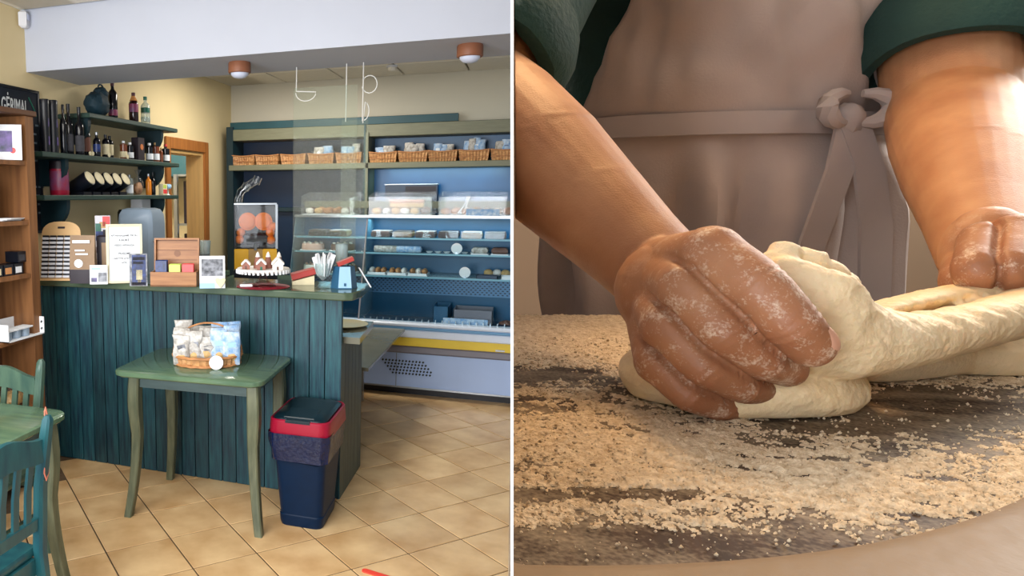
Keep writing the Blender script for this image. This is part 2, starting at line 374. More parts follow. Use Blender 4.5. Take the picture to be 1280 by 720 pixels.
# ================================================================ counter
t = thing('counter', 'tall teal plank counter with a green top, facing the room', 'counter', (-1.94, 3.74, 0))
for k in range(22):
    x0 = -0.99+k*0.0905
    part('plank', MB().b2(x0+0.003, x0+0.0875, 0.0, 0.018+0.003*((k*7) % 3), 0.0, 1.15, 0.004), 'teal', t)
part('plank', MB().b2(-1.008, -0.992, 0.0, 0.02, 0.0, 1.15), 'teal', t)
part('carcass', MB().b2(-0.985, 0.99, 0.026, 0.06, 0.0, 1.15).b2(-0.985, 0.99, 0.06, 0.53, 0.0, 0.90), 'greend', t)
for k in range(6):
    part('side_plank', MB().b2(0.992, 1.006, 0.002+k*0.088, 0.002+k*0.088+0.084, 0.0, 0.90, 0.003), 'olive', t)
part('corner_post', MB().b2(0.988, 1.005, -0.004, 0.03, 0.0, 1.15, 0.003), 'teal', t)
g = MB(); g.prism([(-0.99, -0.06), (1.02, -0.06), (1.075, -0.03), (1.095, 0.10), (1.075, 0.42), (-0.99, 0.42)], 1.152, 1.196)
ct = part('countertop', g, 'ctop', t)
bv = ct.modifiers.new('bevel', 'BEVEL'); bv.width = 0.008; bv.segments = 2; bv.limit_method = 'ANGLE'
part('serving_shelf', MB().prism([(0.6, 0.06), (1.095, 0.06), (1.06, 0.60), (0.6, 0.62)], 0.895, 0.932), 'lowsteel', t)
# low worktop to the fridge
t = thing('side_worktop', 'low grey-green worktop strip between counter and display fridge', 'worktop', (-1.25, 5.0, 0))
part('worktop', MB().b2(-0.3, 0.335, -0.62, 0.80, 0.595, 0.62, 0.004), 'lowsteel', t)
for (x, y) in ((-0.25, -0.55), (0.0, -0.45), (-0.25, 0.7), (0.0, 0.7)):
    part('leg', MB().b2(x-0.02, x+0.02, y-0.02, y+0.02, 0, 0.595), 'metal', t)
t = thing('plate', 'round cream plate on the serving shelf behind the counter', 'plate', (-1.02, 4.13, 0.932))
part('dish', MB().lathe([(0.0, 0.0), (0.09, 0.0), (0.145, 0.014), (0.148, 0.017), (0.09, 0.006), (0, 0.006)], n=32), 'plate', t)
# staff-side back worktop (hidden behind the counter goods)
t = thing('back_worktop', 'staff worktop along the left wall behind the counter', 'worktop', (-2.6, 4.85, 0))
part('cabinet', MB().b2(-0.33, 0.25, -0.50, 0.55, 0.0, 1.06), 'greend', t)
part('worktop', MB().b2(-0.33, 0.28, -0.52, 0.56, 1.06, 1.10, 0.004), 'ctop', t)
t = thing('juicer_cabinet', 'dark cabinet carrying the orange juicer', 'cabinet', (-2.0, 5.35, 0))
part('cabinet', MB().b2(-0.32, 0.28, -0.28, 0.28, 0.0, 1.02), 'greend', t)
part('worktop', MB().b2(-0.33, 0.29, -0.29, 0.29, 1.02, 1.05, 0.004), 'ctop', t)
# ================================================================ wall shelves
def bracket(y, z, dz=0.17, dx=0.22):
    pts = [(0, 0), (dx, 0), (dx, -0.03)]+[(dx*(1-0.62*(1-math.cos(a))-0.0), -0.03-(dz-0.03)*math.sin(a)) for a in np.linspace(0.15, math.pi/2, 7)]+[(0, -dz)]
    return MB().loft([[(p[0], y-0.0, z+p[1]) for p in pts], [(p[0], y+0.035, z+p[1]) for p in pts]])
for (y0, y1, z, ys, lb) in ((4.0, 5.24, 2.262, (4.02, 5.02), 'dark green wall shelf, topmost of three'), (3.50, 5.26, 1.985, (3.76, 5.02), 'dark green wall shelf in the middle, crowded with bottles'), (3.50, 5.235, 1.727, (3.76, 5.02), 'dark green wall shelf, lowest, with tilted canisters')):
    t = thing('wall_shelf', lb, 'shelf', (XL, (y0+y1)/2, z-0.032), 0, 'wall shelves above the counter')
    part('board', MB().b2(0, 0.25, y0-(y0+y1)/2, y1-(y0+y1)/2, 0, 0.032, 0.005), 'green', t)
    for yy in ys:
        part('bracket', bracket(yy-(y0+y1)/2, 0.0), 'greend', t, False)
S1, S2, S3 = 2.262, 1.985, 1.727
t = thing('backpack', 'slumped dark teal backpack on the top wall shelf', 'bag', (-2.82, 4.27, S1))
part('body', MB().blob((0, 0, 0.085), (0.16, 0.20, 0.17), 3, 0.2, 2.5, 14, 0.95), 'cloth', t)
part('top_flap', MB().blob((0.0, 0.05, 0.165), (0.11, 0.11, 0.09), 5, 0.2, 3, 12), 'cloth', t)
part('handle', MB().tube([(0.02, 0.02+0.03*math.cos(a), 0.20+0.022*math.sin(a)) for a in np.linspace(0, math.pi, 8)], 0.006, 6), 'cloth', t)
def bottle(name, label, loc, r, h, m, cap, neck=0.36, lab=None, grp=None, capname='cap', sh=0.14, cat='bottle', labz=(0.12, 0.42), rz=0):
    t = thing(name, label, cat, loc, rz, grp)
    zb = h*(1-neck)
    part('glass_body', MB().lathe([(r*0.9, 0), (r, 0.006), (r, zb-0.0), (r*0.8, zb+h*sh*0.5), (r*0.36, zb+h*sh), (r*0.34, h*0.9), (r*0.34, h*0.97)], n=18), m, t)
    part(capname, MB().lathe([(r*0.40, h*0.88), (r*0.41, h*0.995), (r*0.36, h), (0, h)], n=14), cap, t)
    if lab: part('label', MB().lathe([(r*1.01, h*labz[0]), (r*1.015, h*labz[0]+0.002), (r*1.015, h*labz[1]), (r*1.01, h*labz[1]+0.002)], n=18), lab, t)
    return t
bottle('wine_bottle', 'dark wine bottle with burgundy foil on the top shelf', (-2.80, 4.44, S1), 0.034, 0.265, 'blackg', 'burg', 0.34, 'redl', None, 'foil', labz=(0.1, 0.25))
t = bottle('soda_bottle', 'dark cola bottle with a red purple label on the top shelf', (-2.80, 4.725, S1), 0.036, 0.225, 'cola', 'burg', 0.36, 'redl', labz=(0.36, 0.62))
part('neck_band', MB().lathe([(0.030, 0.165), (0.024, 0.178), (0.0165, 0.195), (0.0165, 0.2)], n=16), 'amber', t)
t = bottle('water_bottle', 'clear plastic water bottle with green cap on the top shelf', (-2.80, 4.90, S1), 0.036, 0.218, 'water', 'gcap', 0.34, 'gcap', labz=(0.44, 0.60))
part('green_patch', MB().lathe([(0.0365, 0.03), (0.037, 0.032), (0.037, 0.06), (0.0365, 0.062)], n=16), 'water', t)
# middle shelf
for (y, r, h, lb) in ((3.665, 0.028, 0.325, 'tall dark gift tube, leftmost on the middle shelf'), (3.745, 0.031, 0.328, 'tall dark gift tube, second on the middle shelf')):
    t = thing('gift_tube', lb, 'tube', (-2.80, y, S2), 0, 'gift tubes on the middle shelf')
    part('tube_body', MB().lathe([(r, 0), (r, h-0.03), (r*1.02, h-0.03)], n=20), 'black', t)
    part('tube_lid', MB().lathe([(r*1.04, h-0.032), (r*1.04, h-0.004), (r*0.96, h), (0, h)], n=20), 'black', t)
    part('print', MB().b2(r*0.92, r*1.01, -0.006, 0.006, 0.05, 0.10).b2(r*0.92, r*1.01, -0.005, 0.005, 0.16, 0.21), 'purple', t)
bottle('liqueur_bottle', 'slim black bottle beside the gift tubes', (-2.79, 3.835, S2), 0.023, 0.312, 'blackg', 'black', 0.4)
bottle('liqueur_bottle', 'black wine bottle with white print, taller of the pair', (-2.80, 3.905, S2), 0.030, 0.325, 'blackg', 'black', 0.42, 'ink', labz=(0.08, 0.40))
bottle('liqueur_bottle', 'black wine bottle with a white framed label, right of the pair', (-2.76, 3.965, S2), 0.030, 0.310, 'blackg', 'black', 0.42, 'ink', labz=(0.08, 0.40))
t = bottle('squat_bottle', 'squat dark bottle with a brown neck strip and two tags', (-2.79, 4.075, S2), 0.034, 0.205, 'blackg', 'black', 0.3, 'brown', labz=(0.15, 0.6))
def hangtag(x, y, z, r=0.014):
    return MB().lathe([(r, -0.002), (r, 0.002)], (x, y, z), 14, Matrix.Rotation(math.pi/2, 4, 'Y'))
part('tag', hangtag(0.044, -0.016, 0.018), 'cream', t); part('tag', hangtag(0.044, 0.016, 0.018), 'cream', t)
bottle('small_bottle', 'small dark bottle in front of the bracket', (-2.76, 4.16, S2), 0.026, 0.165, 'blackg', 'metal', 0.36, 'pblue', labz=(0.2, 0.5))
t = bottle('syrup_bottle', 'dark syrup bottle with a cream label and round tag', (-2.78, 4.30, S2), 0.026, 0.160, 'blackg', 'black', 0.3, 'cream', labz=(0.14, 0.58)); part('tag', hangtag(0.034, -0.012, 0.02, 0.016), 'cream', t)
t = bottle('syrup_bottle', 'dark syrup bottle with a cream label, right of its twin', (-2.80, 4.38, S2), 0.028, 0.158, 'blackg', 'black', 0.3, 'cream', labz=(0.14, 0.60))
t = bottle('sauce_jar', 'sauce jar with pale lid and round tag', (-2.79, 4.55, S2), 0.027, 0.135, 'jam', 'paper', 0.2, 'cream', cat='jar', sh=0.05); part('tag', hangtag(0.034, 0, 0.02, 0.016), 'cream', t)
t = bottle('sauce_jar', 'sauce jar with white label beside the dark box', (-2.79, 4.64, S2), 0.028, 0.130, 'blackg', 'paper', 0.2, 'paper', cat='jar', sh=0.05)
t = thing('gift_box', 'dark gift box with an orange disc on the middle shelf', 'box', (-2.80, 4.775, S2))
part('carton', MB().b2(-0.03, 0.03, -0.046, 0.046, 0, 0.175, 0.003), 'dbox', t)
part('disc', hangtag(0.031, 0.004, 0.105, 0.022), 'odisc', t)
bottle('honey_jar', 'dark jar with white label and white lid by the gift box', (-2.79, 4.93, S2), 0.030, 0.145, 'blackg', 'paper', 0.22, 'paper', cat='jar', sh=0.06)
bottle('honey_jar', 'brown jar with white label and wooden lid', (-2.79, 5.03, S2), 0.031, 0.155, 'jam', 'gold', 0.22, 'paper', cat='jar', sh=0.06)
bottle('slim_bottle', 'slim amber bottle beside the brown jar', (-2.78, 5.10, S2), 0.016, 0.12, 'jam', 'gold', 0.3)
bottle('preserve_jar', 'dark jar with pink top and white label at the shelf end', (-2.79, 5.195, S2), 0.034, 0.152, 'blackg', 'pred', 0.25, 'paper', cat='jar', sh=0.06)
# lower shelf
t = thing('biscuit_tin', 'round red tin with a dark lid on the lowest shelf', 'tin', (-2.81, 3.80, S3))
part('tin_body', MB().lathe([(0.058, 0), (0.060, 0.004), (0.060, 0.165)], n=28), 'red', t)
part('label', MB().lathe([(0.0602, 0.03), (0.061, 0.032), (0.061, 0.15), (0.0602, 0.152)], n=28), 'redl', t)
part('tin_lid', MB().lathe([(0.0615, 0.165), (0.0615, 0.212), (0.055, 0.218), (0, 0.218)], n=28), 'dbox', t)
for k in range(5):
    y = 4.02+k*0.112
    lb = ['first', 'second', 'third', 'fourth', 'last'][k]
    t = thing('canister', f'dark tilted canister with cream disc lid, {lb} from the red tin', 'canister', (-2.80, y, S3), 0, 'tilted canisters on the lowest shelf')
    mm = Matrix.Translation((0, 0, 0.075)) @ Matrix.Rotation(0.05, 4, 'Z') @ Matrix.Rotation(math.radians(60), 4, 'Y')
    part('can_body', MB().lathe([(0.050, -0.075), (0.053, -0.07), (0.053, 0.075), (0.050, 0.078)], (0, 0, 0), 24, mm), 'black', t)
    part('lid', MB().lathe([(0.046, 0.078), (0.046, 0.083), (0.043, 0.085), (0, 0.085)], (0, 0, 0), 24, mm), 'cream', t)
    part('stand', MB().b2(-0.05, 0.05, -0.045, 0.045, 0, 0.022), 'black', t)
bottle('glass_jar', 'clear glass jar with a red patch beside the canisters', (-2.79, 4.62, S3), 0.028, 0.15, 'water', 'metal', 0.2, 'paper', cat='jar', sh=0.06, labz=(0.1, 0.5))
t = thing('cookie_bag', 'cellophane bag of biscuits on the lowest shelf', 'bag', (-2.79, 4.745, S3))
part('bag', MB().blob((0, 0, 0.07), (0.08, 0.11, 0.145), 9, 0.2, 3, 10, 0.95), 'plastic', t)
part('biscuits', MB().blob((0, 0, 0.05), (0.06, 0.085, 0.09), 11, 0.3, 4, 10, 0.95), 'pastry', t)
part('gathered_top', MB().lathe([(0.012, 0.138), (0.008, 0.15), (0.028, 0.19), (0.0, 0.182)], n=10), 'plastic', t)
bottle('juice_bottle', 'small orange juice bottle on the lowest shelf', (-2.79, 4.905, S3), 0.023, 0.165, 'ojuice', 'metal', 0.35)
bottle('small_dark_bottle', 'small dark bottle right of the orange juice', (-2.79, 4.975, S3), 0.021, 0.178, 'blackg', 'black', 0.4)
t = thing('sweets_box', 'small colourful box at the right of the lowest shelf', 'box', (-2.78, 5.12, S3))
part('carton', MB().b2(-0.02, 0.02, -0.035, 0.035, 0, 0.09, 0.002), 'cream', t)
part('print', MB().b2(0.018, 0.0215, -0.03, 0.03, 0.012, 0.045), 'pred', t); part('print', MB().b2(0.018, 0.0215, -0.03, 0.02, 0.055, 0.082), 'pgreen', t)
t = thing('bow', 'blue ribbon ball at the end of the lowest shelf', 'bow', (-2.78, 5.205, S3))
part('stem', MB().lathe([(0.02, 0), (0.006, 0.01), (0.005, 0.05)], n=10), 'paper', t)
for k in range(6):
    a = k*1.05; part('loop', MB().blob((0.016*math.cos(a), 0.022*math.sin(a), 0.07), (0.03, 0.03, 0.04), k, 0.2, 3, 6), 'skyblue', t)
# under the shelves
t = thing('towel_dispenser', 'rounded grey metal dispenser under the lowest shelf', 'dispenser', (-2.60, 4.46, 1.10))
part('body', MB().loft([[(0.14*sx*k, 0.11*sy*k2, z) for (sx, sy) in [(-1, -0.8), (-0.8, -1), (0.8, -1), (1, -0.8), (1, 0.8), (0.8, 1), (-0.8, 1), (-1, 0.8)]] for (z, k, k2) in ((0, 1, 1), (0.42, 1, 1), (0.49, 0.96, 0.96), (0.525, 0.82, 0.82), (0.535, 0.6, 0.6))]), 'greyl', t)
part('front_seam', MB().b2(0.139, 0.143, -0.1, 0.1, 0.30, 0.304), 'metal', t)
t = thing('soap_dispenser', 'white wall dispenser with a blue grey funnel beneath the bracket', 'dispenser', (-2.90, 4.88, 1.40))
part('body', MB().box((0.05, 0, 0.21), (0.10, 0.13, 0.20), None, 0.015), 'white', t)
part('funnel', MB().loft([[(0.05+0.045*k*a, 0.055*k*b, z) for a, b in ((-1, -1), (1, -1), (1, 1), (-1, 1))] for z, k in ((0.11, 1), (0.06, 0.9), (0.0, 0.4))]), 'steel2', t)
t = thing('coffee_grinder', 'small black coffee grinder left of the grey dispenser', 'grinder', (-2.84, 4.60, 1.10))
part('body', MB().lathe([(0.05, 0), (0.05, 0.02), (0.036, 0.05), (0.036, 0.40)], n=16), 'black', t)
part('hopper', MB().lathe([(0.034, 0.40), (0.042, 0.44), (0.042, 0.50), (0.03, 0.52), (0, 0.52)], n=16), 'blackg', t)
part('badge', MB().b2(0.036, 0.039, -0.012, 0.012, 0.39, 0.42), 'metal', t)
# store room fittings
t = thing('storage_rack', 'grey metal rack standing in the store room', 'rack', (-3.36, 7.15, 0))
for (x, y) in ((-0.2, -0.3), (0.2, -0.3), (-0.2, 0.3), (0.2, 0.3)):
    part('post', MB().b2(x-0.02, x+0.02, y-0.02, y+0.02, 0, 1.95), 'metal', t)
for z in (0.3, 0.85, 1.40, 1.93): part('rack_shelf', MB().b2(-0.2, 0.2, -0.3, 0.3, z, z+0.02), 'metal', t)
for (z, h, lb) in ((1.42, 0.46, 'upper dark purple box on the store room rack'), (0.87, 0.44, 'lower dark purple box on the store room rack')):
    t = thing('storage_box', lb, 'box', (-3.36, 7.15, z), 0, 'purple boxes on the rack')
    part('box_body', MB().b2(-0.15, 0.15, -0.22, 0.22, 0, h, 0.006), 'dbox', t); part('paper_label', MB().b2(0.148, 0.152, -0.08, 0.06, 0.02, 0.16), 'paper', t)
single('wall_cabinet', 'dark teal cabinet hanging in the store room', 'cabinet', MB().b2(-0.35, 0.35, -0.3, 0.3, 0, 0.75, 0.01), 'tealtop', (-3.95, 7.72, 1.94))
# ================================================================ chalkboard
t = thing('chalkboard', 'black chalkboard menu hanging on the yellow wall', 'chalkboard', (XL, 3.29, 1.50))
part('slate', MB().b2(0.0, 0.014, -0.49, 0.49, 0, 0.865), 'board', t)
for (y0, y1, z0, z1) in ((-0.5, 0.5, 0.865, 0.88), (-0.5, 0.5, -0.015, 0), (-0.5, -0.485, 0, 0.865), (0.485, 0.5, 0, 0.865)):
    part('frame_strip', MB().b2(0, 0.02, y0, y1, z0, z1), 'black', t)
mtx = Matrix.Translation((0.0155, 0.375, 0.72)) @ Matrix.Rotation(math.pi/2, 4, 'Z') @ RX90
text('lettering', 'GĖRIMAI', 0.125, 'chalk', t, mtx, 'RIGHT', 0.0005, 0.46)
rr = random.Random(3)
for k in range(11):
    z = 0.665-k*0.055; g = MB(); y = 0.12
    while y < 0.46:
        l = rr.uniform(0.02, 0.06); g.b2(0.0145, 0.0152, y, y+l, z-0.006, z+0.006); y += l+0.015
        if rr.random() < 0.3: y += 0.05
    part('chalk_line', g, 'chalkd', t)
part('chalk_drawing', MB().tube([(0.0152, 0.40, 0.83), (0.0152, 0.43, 0.79), (0.0152, 0.45, 0.76), (0.0152, 0.47, 0.72)], 0.004, 5), 'gcap', t)
# ================================================================ things on the counter
CT = 1.196
t = thing('capsule_rack', 'pale plywood rack holding rows of white coffee capsule sleeves', 'rack', (-2.735, 3.66, CT), 0.30)
lean = Matrix.Rotation(-0.22, 4, 'X')
g = MB(); a_ = [(-0.125, 0), (0.125, 0), (0.125, 0.30)]+[(0.125*math.cos(q)**0.7 if math.cos(q) > 0.01 else 0, 0.30+0.075*math.sin(q)) for q in np.linspace(0.2, math.pi/2, 6)]
a_ += [(-x, z) for x, z in a_[::-1] if x > 0.001 and z > 0.0]
g.loft([[lean @ Vector((x, 0.0, z)) for x, z in a_], [lean @ Vector((x, 0.012, z)) for x, z in a_]])
part('back_board', g, 'plyw', t, False)
part('foot', MB().b2(-0.125, 0.125, -0.02, 0.10, 0, 0.012), 'plyw', t)
part('handle_hole', MB().box(lean @ Vector((0, -0.002, 0.335)), (0.045, 0.004, 0.012), lean), 'dbox', t)
ms = MB().box((0, 0, 0), (0.041, 0.016, 0.0150), None, 0.003).mesh('capsule', M['capw'], False)
md = MB().box((0, 0, 0), (0.041, 0.013, 0.0115)).mesh('capsule_gap', M['black'], False)
for r in range(10):
    for c in range(5):
        p = lean @ Vector((-0.094+c*0.047, -0.010, 0.022+r*0.0268))
        o = obj('capsule', ms, t, p); o.rotation_euler = (-0.22, 0, 0)
        p = lean @ Vector((-0.094+c*0.047, -0.006, 0.0365+r*0.0268))
        o = obj('capsule_end', md, t, p); o.rotation_euler = (-0.22, 0, 0)
t = thing('coffee_bag', 'brown paper coffee bag with white print on the counter', 'bag', (-2.51, 3.60, CT), 0.35)
part('pouch', MB().loft([[(0.075*k*a, 0.03*k2*b, z) for a, b in ((-1, -1), (-0.3, -1.15), (0.3, -1.15), (1, -1), (1, 1), (0.3, 1.1), (-0.3, 1.1), (-1, 1))] for z, k, k2 in ((0, 1, 1), (0.08, 1.02, 1.1), (0.17, 1, 0.85), (0.25, 1, 0.3), (0.29, 1, 0.08))]), 'kraft', t)
part('dark_band', MB().loft([[(0.077*k*a, 0.032*k2*b, z) for a, b in ((-1, -1), (-0.3, -1.15), (0.3, -1.15), (1, -1), (1, 1), (-1, 1))] for z, k, k2 in ((0.0, 1, 1), (0.05, 1.02, 1.08), (0.085, 1.02, 1.08))]), 'dbox', t)
part('print', MB().box((-0.005, -0.021, 0.252), (0.105, 0.003, 0.018)).box((-0.012, -0.030, 0.20), (0.06, 0.003, 0.010)).box((0.0, -0.032, 0.178), (0.075, 0.003, 0.010)), 'paper', t)
part('badge', MB().lathe([(0.026, -0.002), (0.026, 0.002)], (-0.02, -0.037, 0.122), 18, RX90), 'paper', t)
t = thing('coffee_jar_pack', 'dark patterned packet standing behind the brown coffee bag', 'packet', (-2.45, 3.72, CT), 0.35)
part('pouch', MB().b2(-0.03, 0.08, -0.025, 0.025, 0, 0.285, 0.01), 'dbox', t)
part('label', MB().b2(0.0, 0.07, -0.027, -0.024, 0.10, 0.24), 'kraft', t)
def card(name, label, cat, loc, w_, h_, rz, tilt, body, prints, thick=0.004):
    t = thing(name, label, cat, loc, rz)
    R = Matrix.Rotation(-tilt, 4, 'X')
    part('sheet', MB().box(R @ Vector((0, 0, h_/2)), (w_, thick, h_), R), body, t)
    part('prop', MB().box((0, 0.02+h_*0.16, h_*0.32), (w_*0.4, 0.003, h_*0.66), Matrix.Rotation(0.38, 4, 'X')), body, t)
    for (nm, x0, x1, z0, z1, m) in prints:
        part(nm, MB().box(R @ Vector(((x0+x1)/2*w_, -thick/2-0.0006, (z0+z1)/2*h_)), ((x1-x0)*w_, 0.0012, (z1-z0)*h_), R), m, t)
    return t
t = card('photo_card', 'small white card with a dark picture before the coffee bag', 'card', (-2.385, 3.57, CT), 0.105, 0.115, 0.45, 0.12, 'paper', [('picture', -0.02, 0.46, 0.12, 0.62, 'photo'), ('picture', -0.42, -0.1, 0.12, 0.34, 'purple'), ('print', -0.4, 0.1, 0.76, 0.86, 'skyblue')])
t = thing('framed_sign', 'cream framed notice with grey lettering on the counter', 'sign', (-2.262, 3.665, CT), 0.52)
R = Matrix.Rotation(-0.16, 4, 'X')
for (x0, x1, z0, z1) in ((-0.108, -0.092, 0, 0.36), (0.092, 0.108, 0, 0.36), (-0.092, 0.092, 0, 0.016), (-0.092, 0.092, 0.344, 0.36)):
    part('frame_strip', MB().box(R @ Vector(((x0+x1)/2, 0, (z0+z1)/2)), (x1-x0, 0.016, z1-z0), R, 0.003), 'frame', t)
part('sheet', MB().box(R @ Vector((0, 0.003, 0.18)), (0.186, 0.004, 0.33), R), 'paper', t)
part('prop', MB().box((0, 0.085, 0.12), (0.05, 0.004, 0.25), Matrix.Rotation(0.3, 4, 'X')), 'frame', t)
for (s, z, sz) in (('APTARNAUJAME TIK SU', 0.285, 0.0150), ('KAUKE', 0.256, 0.0200), ('VEIDO APSAUGA', 0.226, 0.0160), ('PRAŠOME', 0.176, 0.0165), ('LAIKYTIS ATSTUMO', 0.146, 0.0155), ('AČIŪ', 0.120, 0.0150)):
    text('lettering', s, sz, 'ink', t, R @ Matrix.Translation((0, -0.0002, z)) @ RX90, 'CENTER', 0.0004)
t = thing('leaflet_box', 'tall leaflet box with bright splashes standing behind the coffee bag', 'box', (-2.56, 3.90, CT), 0.5)
part('carton', MB().b2(-0.048, 0.048, -0.02, 0.02, 0, 0.40, 0.002), 'multi', t)
for (x0, x1, z0, z1, m) in ((0.0, 0.046, 0.33, 0.395, 'pred'), (-0.02, 0.02, 0.32, 0.36, 'gold'), (-0.046, -0.01, 0.30, 0.35, 'gcap'), (-0.046, 0.0, 0.24, 0.30, 'pblue'), (0.0, 0.035, 0.27, 0.31, 'dbox'), (-0.01, 0.045, 0.19, 0.25, 'skyblue'), (-0.045, -0.02, 0.16, 0.20, 'choc'), (0.02, 0.04, 0.15, 0.17, 'black')):
    part('print', MB().b2(x0, x1, -0.0215, -0.0195, z0, z1), m, t)
t = card('brochure', 'dark blue brochure showing a pale glass, right of the notice', 'brochure', (-2.115, 3.575, CT), 0.104, 0.190, 0.45, 0.10, 'photo', [('print', -0.36, 0.42, 0.04, 0.96, 'pblue'), ('print', -0.3, 0.36, 0.80, 0.90, 'ink'), ('print', -0.3, 0.30, 0.68, 0.76, 'ink'), ('picture', -0.12, 0.22, 0.20, 0.50, 'cream'), ('picture', -0.04, 0.14, 0.12, 0.20, 'cream'), ('picture', -0.4, 0.42, 0.02, 0.12, 'dbox')])
t = thing('tea_box', 'open wooden tea box with a raised lid on the counter', 'box', (-1.925, 3.67, CT), 0.30)
for b in ((-0.135, 0.135, -0.055, -0.043, 0, 0.085), (-0.135, 0.135, 0.055, 0.067, 0, 0.085), (-0.135, -0.123, -0.043, 0.055, 0, 0.085), (0.123, 0.135, -0.043, 0.055, 0, 0.085), (-0.135, 0.135, -0.055, 0.067, 0, 0.01)):
    part('side_board', MB().b2(*b), 'tea', t)
ld = tag(obj('lid', None, t, (0, 0.067, 0.085), 0, (-0.12, 0, 0)))
part('lid_board', MB().b2(-0.135, 0.135, 0.018, 0.026, 0, 0.19), 'tead', ld)
for b in ((-0.135, -0.125, -0.012, 0.018, 0, 0.19), (0.125, 0.135, -0.012, 0.018, 0, 0.19), (-0.125, 0.125, -0.012, 0.018, 0.18, 0.19)):
    part('lid_edge', MB().b2(*b), 'tea', ld)
for k in range(3):
    part('lid_plank', MB().b2(-0.124, 0.124, 0.0155, 0.0185, 0.004+k*0.059, 0.058+k*0.059), 'tea', ld)
part('stamp', MB().lathe([(0.02, -0.001), (0.02, 0.001)], (0.0, 0.0145, 0.10), 16, RX90), 'tead', ld)
for (x, m, nm, lb) in ((-0.075, 'pblue', 0.150, 'row of dark blue tea packets in the wooden box'), (0.005, 'pgreen', 0.128, 'row of lime green tea packets in the wooden box'), (0.082, 'pred', 0.130, 'row of red tea packets in the wooden box')):
    for k in range(3):
        single('tea_packet', lb.replace('row of ', '').replace('packets', 'packet')+', '+('front', 'middle', 'back')[k]+' of its row', 'packet', MB().box((0, 0, (nm-0.01)/2), (0.066, 0.008, nm-0.01), Matrix.Rotation(-0.06, 4, 'X'), 0.002), m,
               Matrix.Translation((-1.925, 3.67, CT+0.0105)) @ Matrix.Rotation(0.30, 4, 'Z') @ Vector((x, -0.033+k*0.02, 0)), 0.30, 'tea packets '+m[1:])
t = thing('hopper_jar', 'clear jar with dark beans behind the tea box', 'jar', (-1.87, 3.93, CT))
part('jar_body', MB().lathe([(0.03, 0), (0.03, 0.06), (0.045, 0.10), (0.055, 0.25), (0.05, 0.25), (0.04, 0.11)], n=20), 'water', t)
part('beans', MB().lathe([(0.025, 0.002), (0.027, 0.06), (0.04, 0.10), (0.047, 0.17), (0, 0.175)], n=16), 'black', t)
t = card('photo_card', 'white card with a black and white picture and pale blue foot', 'card', (-1.665, 3.63, CT), 0.145, 0.185, 0.42, 0.14, 'paper', [('picture', -0.42, 0.42, 0.38, 0.90, 'photo'), ('print', -0.5, 0.10, 0.0, 0.16, 'skyblue')])
g = MB(); hp = [(0, -0.03), (0.024, 0.0), (0.03, 0.018), (0.02, 0.03), (0.0, 0.02), (-0.02, 0.03), (-0.03, 0.018), (-0.024, 0.0)]
g.loft([[(x+0.045, -0.014, z+0.032) for x, z in hp], [(x+0.045, -0.010, z+0.032) for x, z in hp]])
part('heart_tag', g, 'cream', t)
# cake stand with gingerbread houses
CS = (-1.415, 3.79)
single('doily', 'round crimson doily under the glass cake stand', 'doily', MB().lathe([(0.0, 0.0), (0.145, 0.0), (0.155, 0.003), (0.145, 0.005), (0, 0.005)], n=36), 'crimson', (*CS, CT))
t = thing('cake_stand', 'white rimmed glass cake stand on the red doily', 'stand', (*CS, CT+0.005))
part('foot', MB().lathe([(0.075, 0.0), (0.072, 0.006), (0.03, 0.03), (0.02, 0.06), (0.03, 0.085)], n=24), 'glass', t)
part('stand_plate', MB().lathe([(0.0, 0.085), (0.14, 0.085), (0.152, 0.095), (0.15, 0.105), (0.14, 0.10), (0, 0.098)], n=36), 'icing', t)
g = MB()
for k in range(36):
    a = 2*math.pi*k/36; g.b2(0.150*math.cos(a)-0.006, 0.150*math.cos(a)+0.006, 0.150*math.sin(a)-0.006, 0.150*math.sin(a)+0.006, 0.078, 0.098)
tag(part('lace_edge', g, 'paper', t), kind='stuff')
ZS = CT+0.005+0.099
for (dx, dy, wd, hh, lb, bod) in ((-0.095, -0.03, 0.055, 0.05, 'small gingerbread house with a rounded icing roof, left on the stand', 'ginger'), (0.005, -0.045, 0.060, 0.06, 'gingerbread house with steep white roof, middle of the stand', 'ginger'), (0.092, -0.01, 0.075, 0.065, 'largest gingerbread house all white with icing, right on the stand', 'icing')):
    t = thing('gingerbread_house', lb, 'biscuit', (CS[0]+dx, CS[1]+dy, ZS), 0.35, 'gingerbread houses')
    w2 = wd/2
    part('walls', MB().prism([(-w2*0.8, 0), (w2*0.8, 0), (w2*0.8, hh*0.45), (0, hh*0.95), (-w2*0.8, hh*0.45)], -w2*0.8, w2*0.8, 'y'), bod, t)
    for s_ in (-1, 1):
        part('icing_roof', MB().box((s_*w2*0.48, 0, hh*0.78), (w2*1.35, w2*2.1, 0.012), Matrix.Rotation(s_*0.82, 4, 'Y'), 0.004), 'icing', t)
    part('door', MB().b2(-0.006, 0.006, -w2*0.8-0.002, -w2*0.8+0.001, 0.0, 0.02), 'gcap' if dx == 0.005 else 'choc', t)
for (dx, dy, lb) in ((-0.045, 0.03, 'gingerbread cone with icing tip, left of the two'), (0.012, 0.05, 'gingerbread cone with icing tip, behind the middle house'), (0.075, 0.06, 'gingerbread cone with icing tip, behind the largest house')):
    t = thing('gingerbread_tree', lb, 'biscuit', (CS[0]+dx, CS[1]+dy, ZS), 0, 'gingerbread cones')
    part('cone', MB().lathe([(0.026, 0), (0.022, 0.03), (0.024, 0.032), (0.014, 0.06), (0.016, 0.062), (0.005, 0.09)], n=12), 'ginger', t)
    part('icing_tip', MB().lathe([(0.015, 0.066), (0.008, 0.088), (0.0, 0.098)], n=12), 'icing', t)
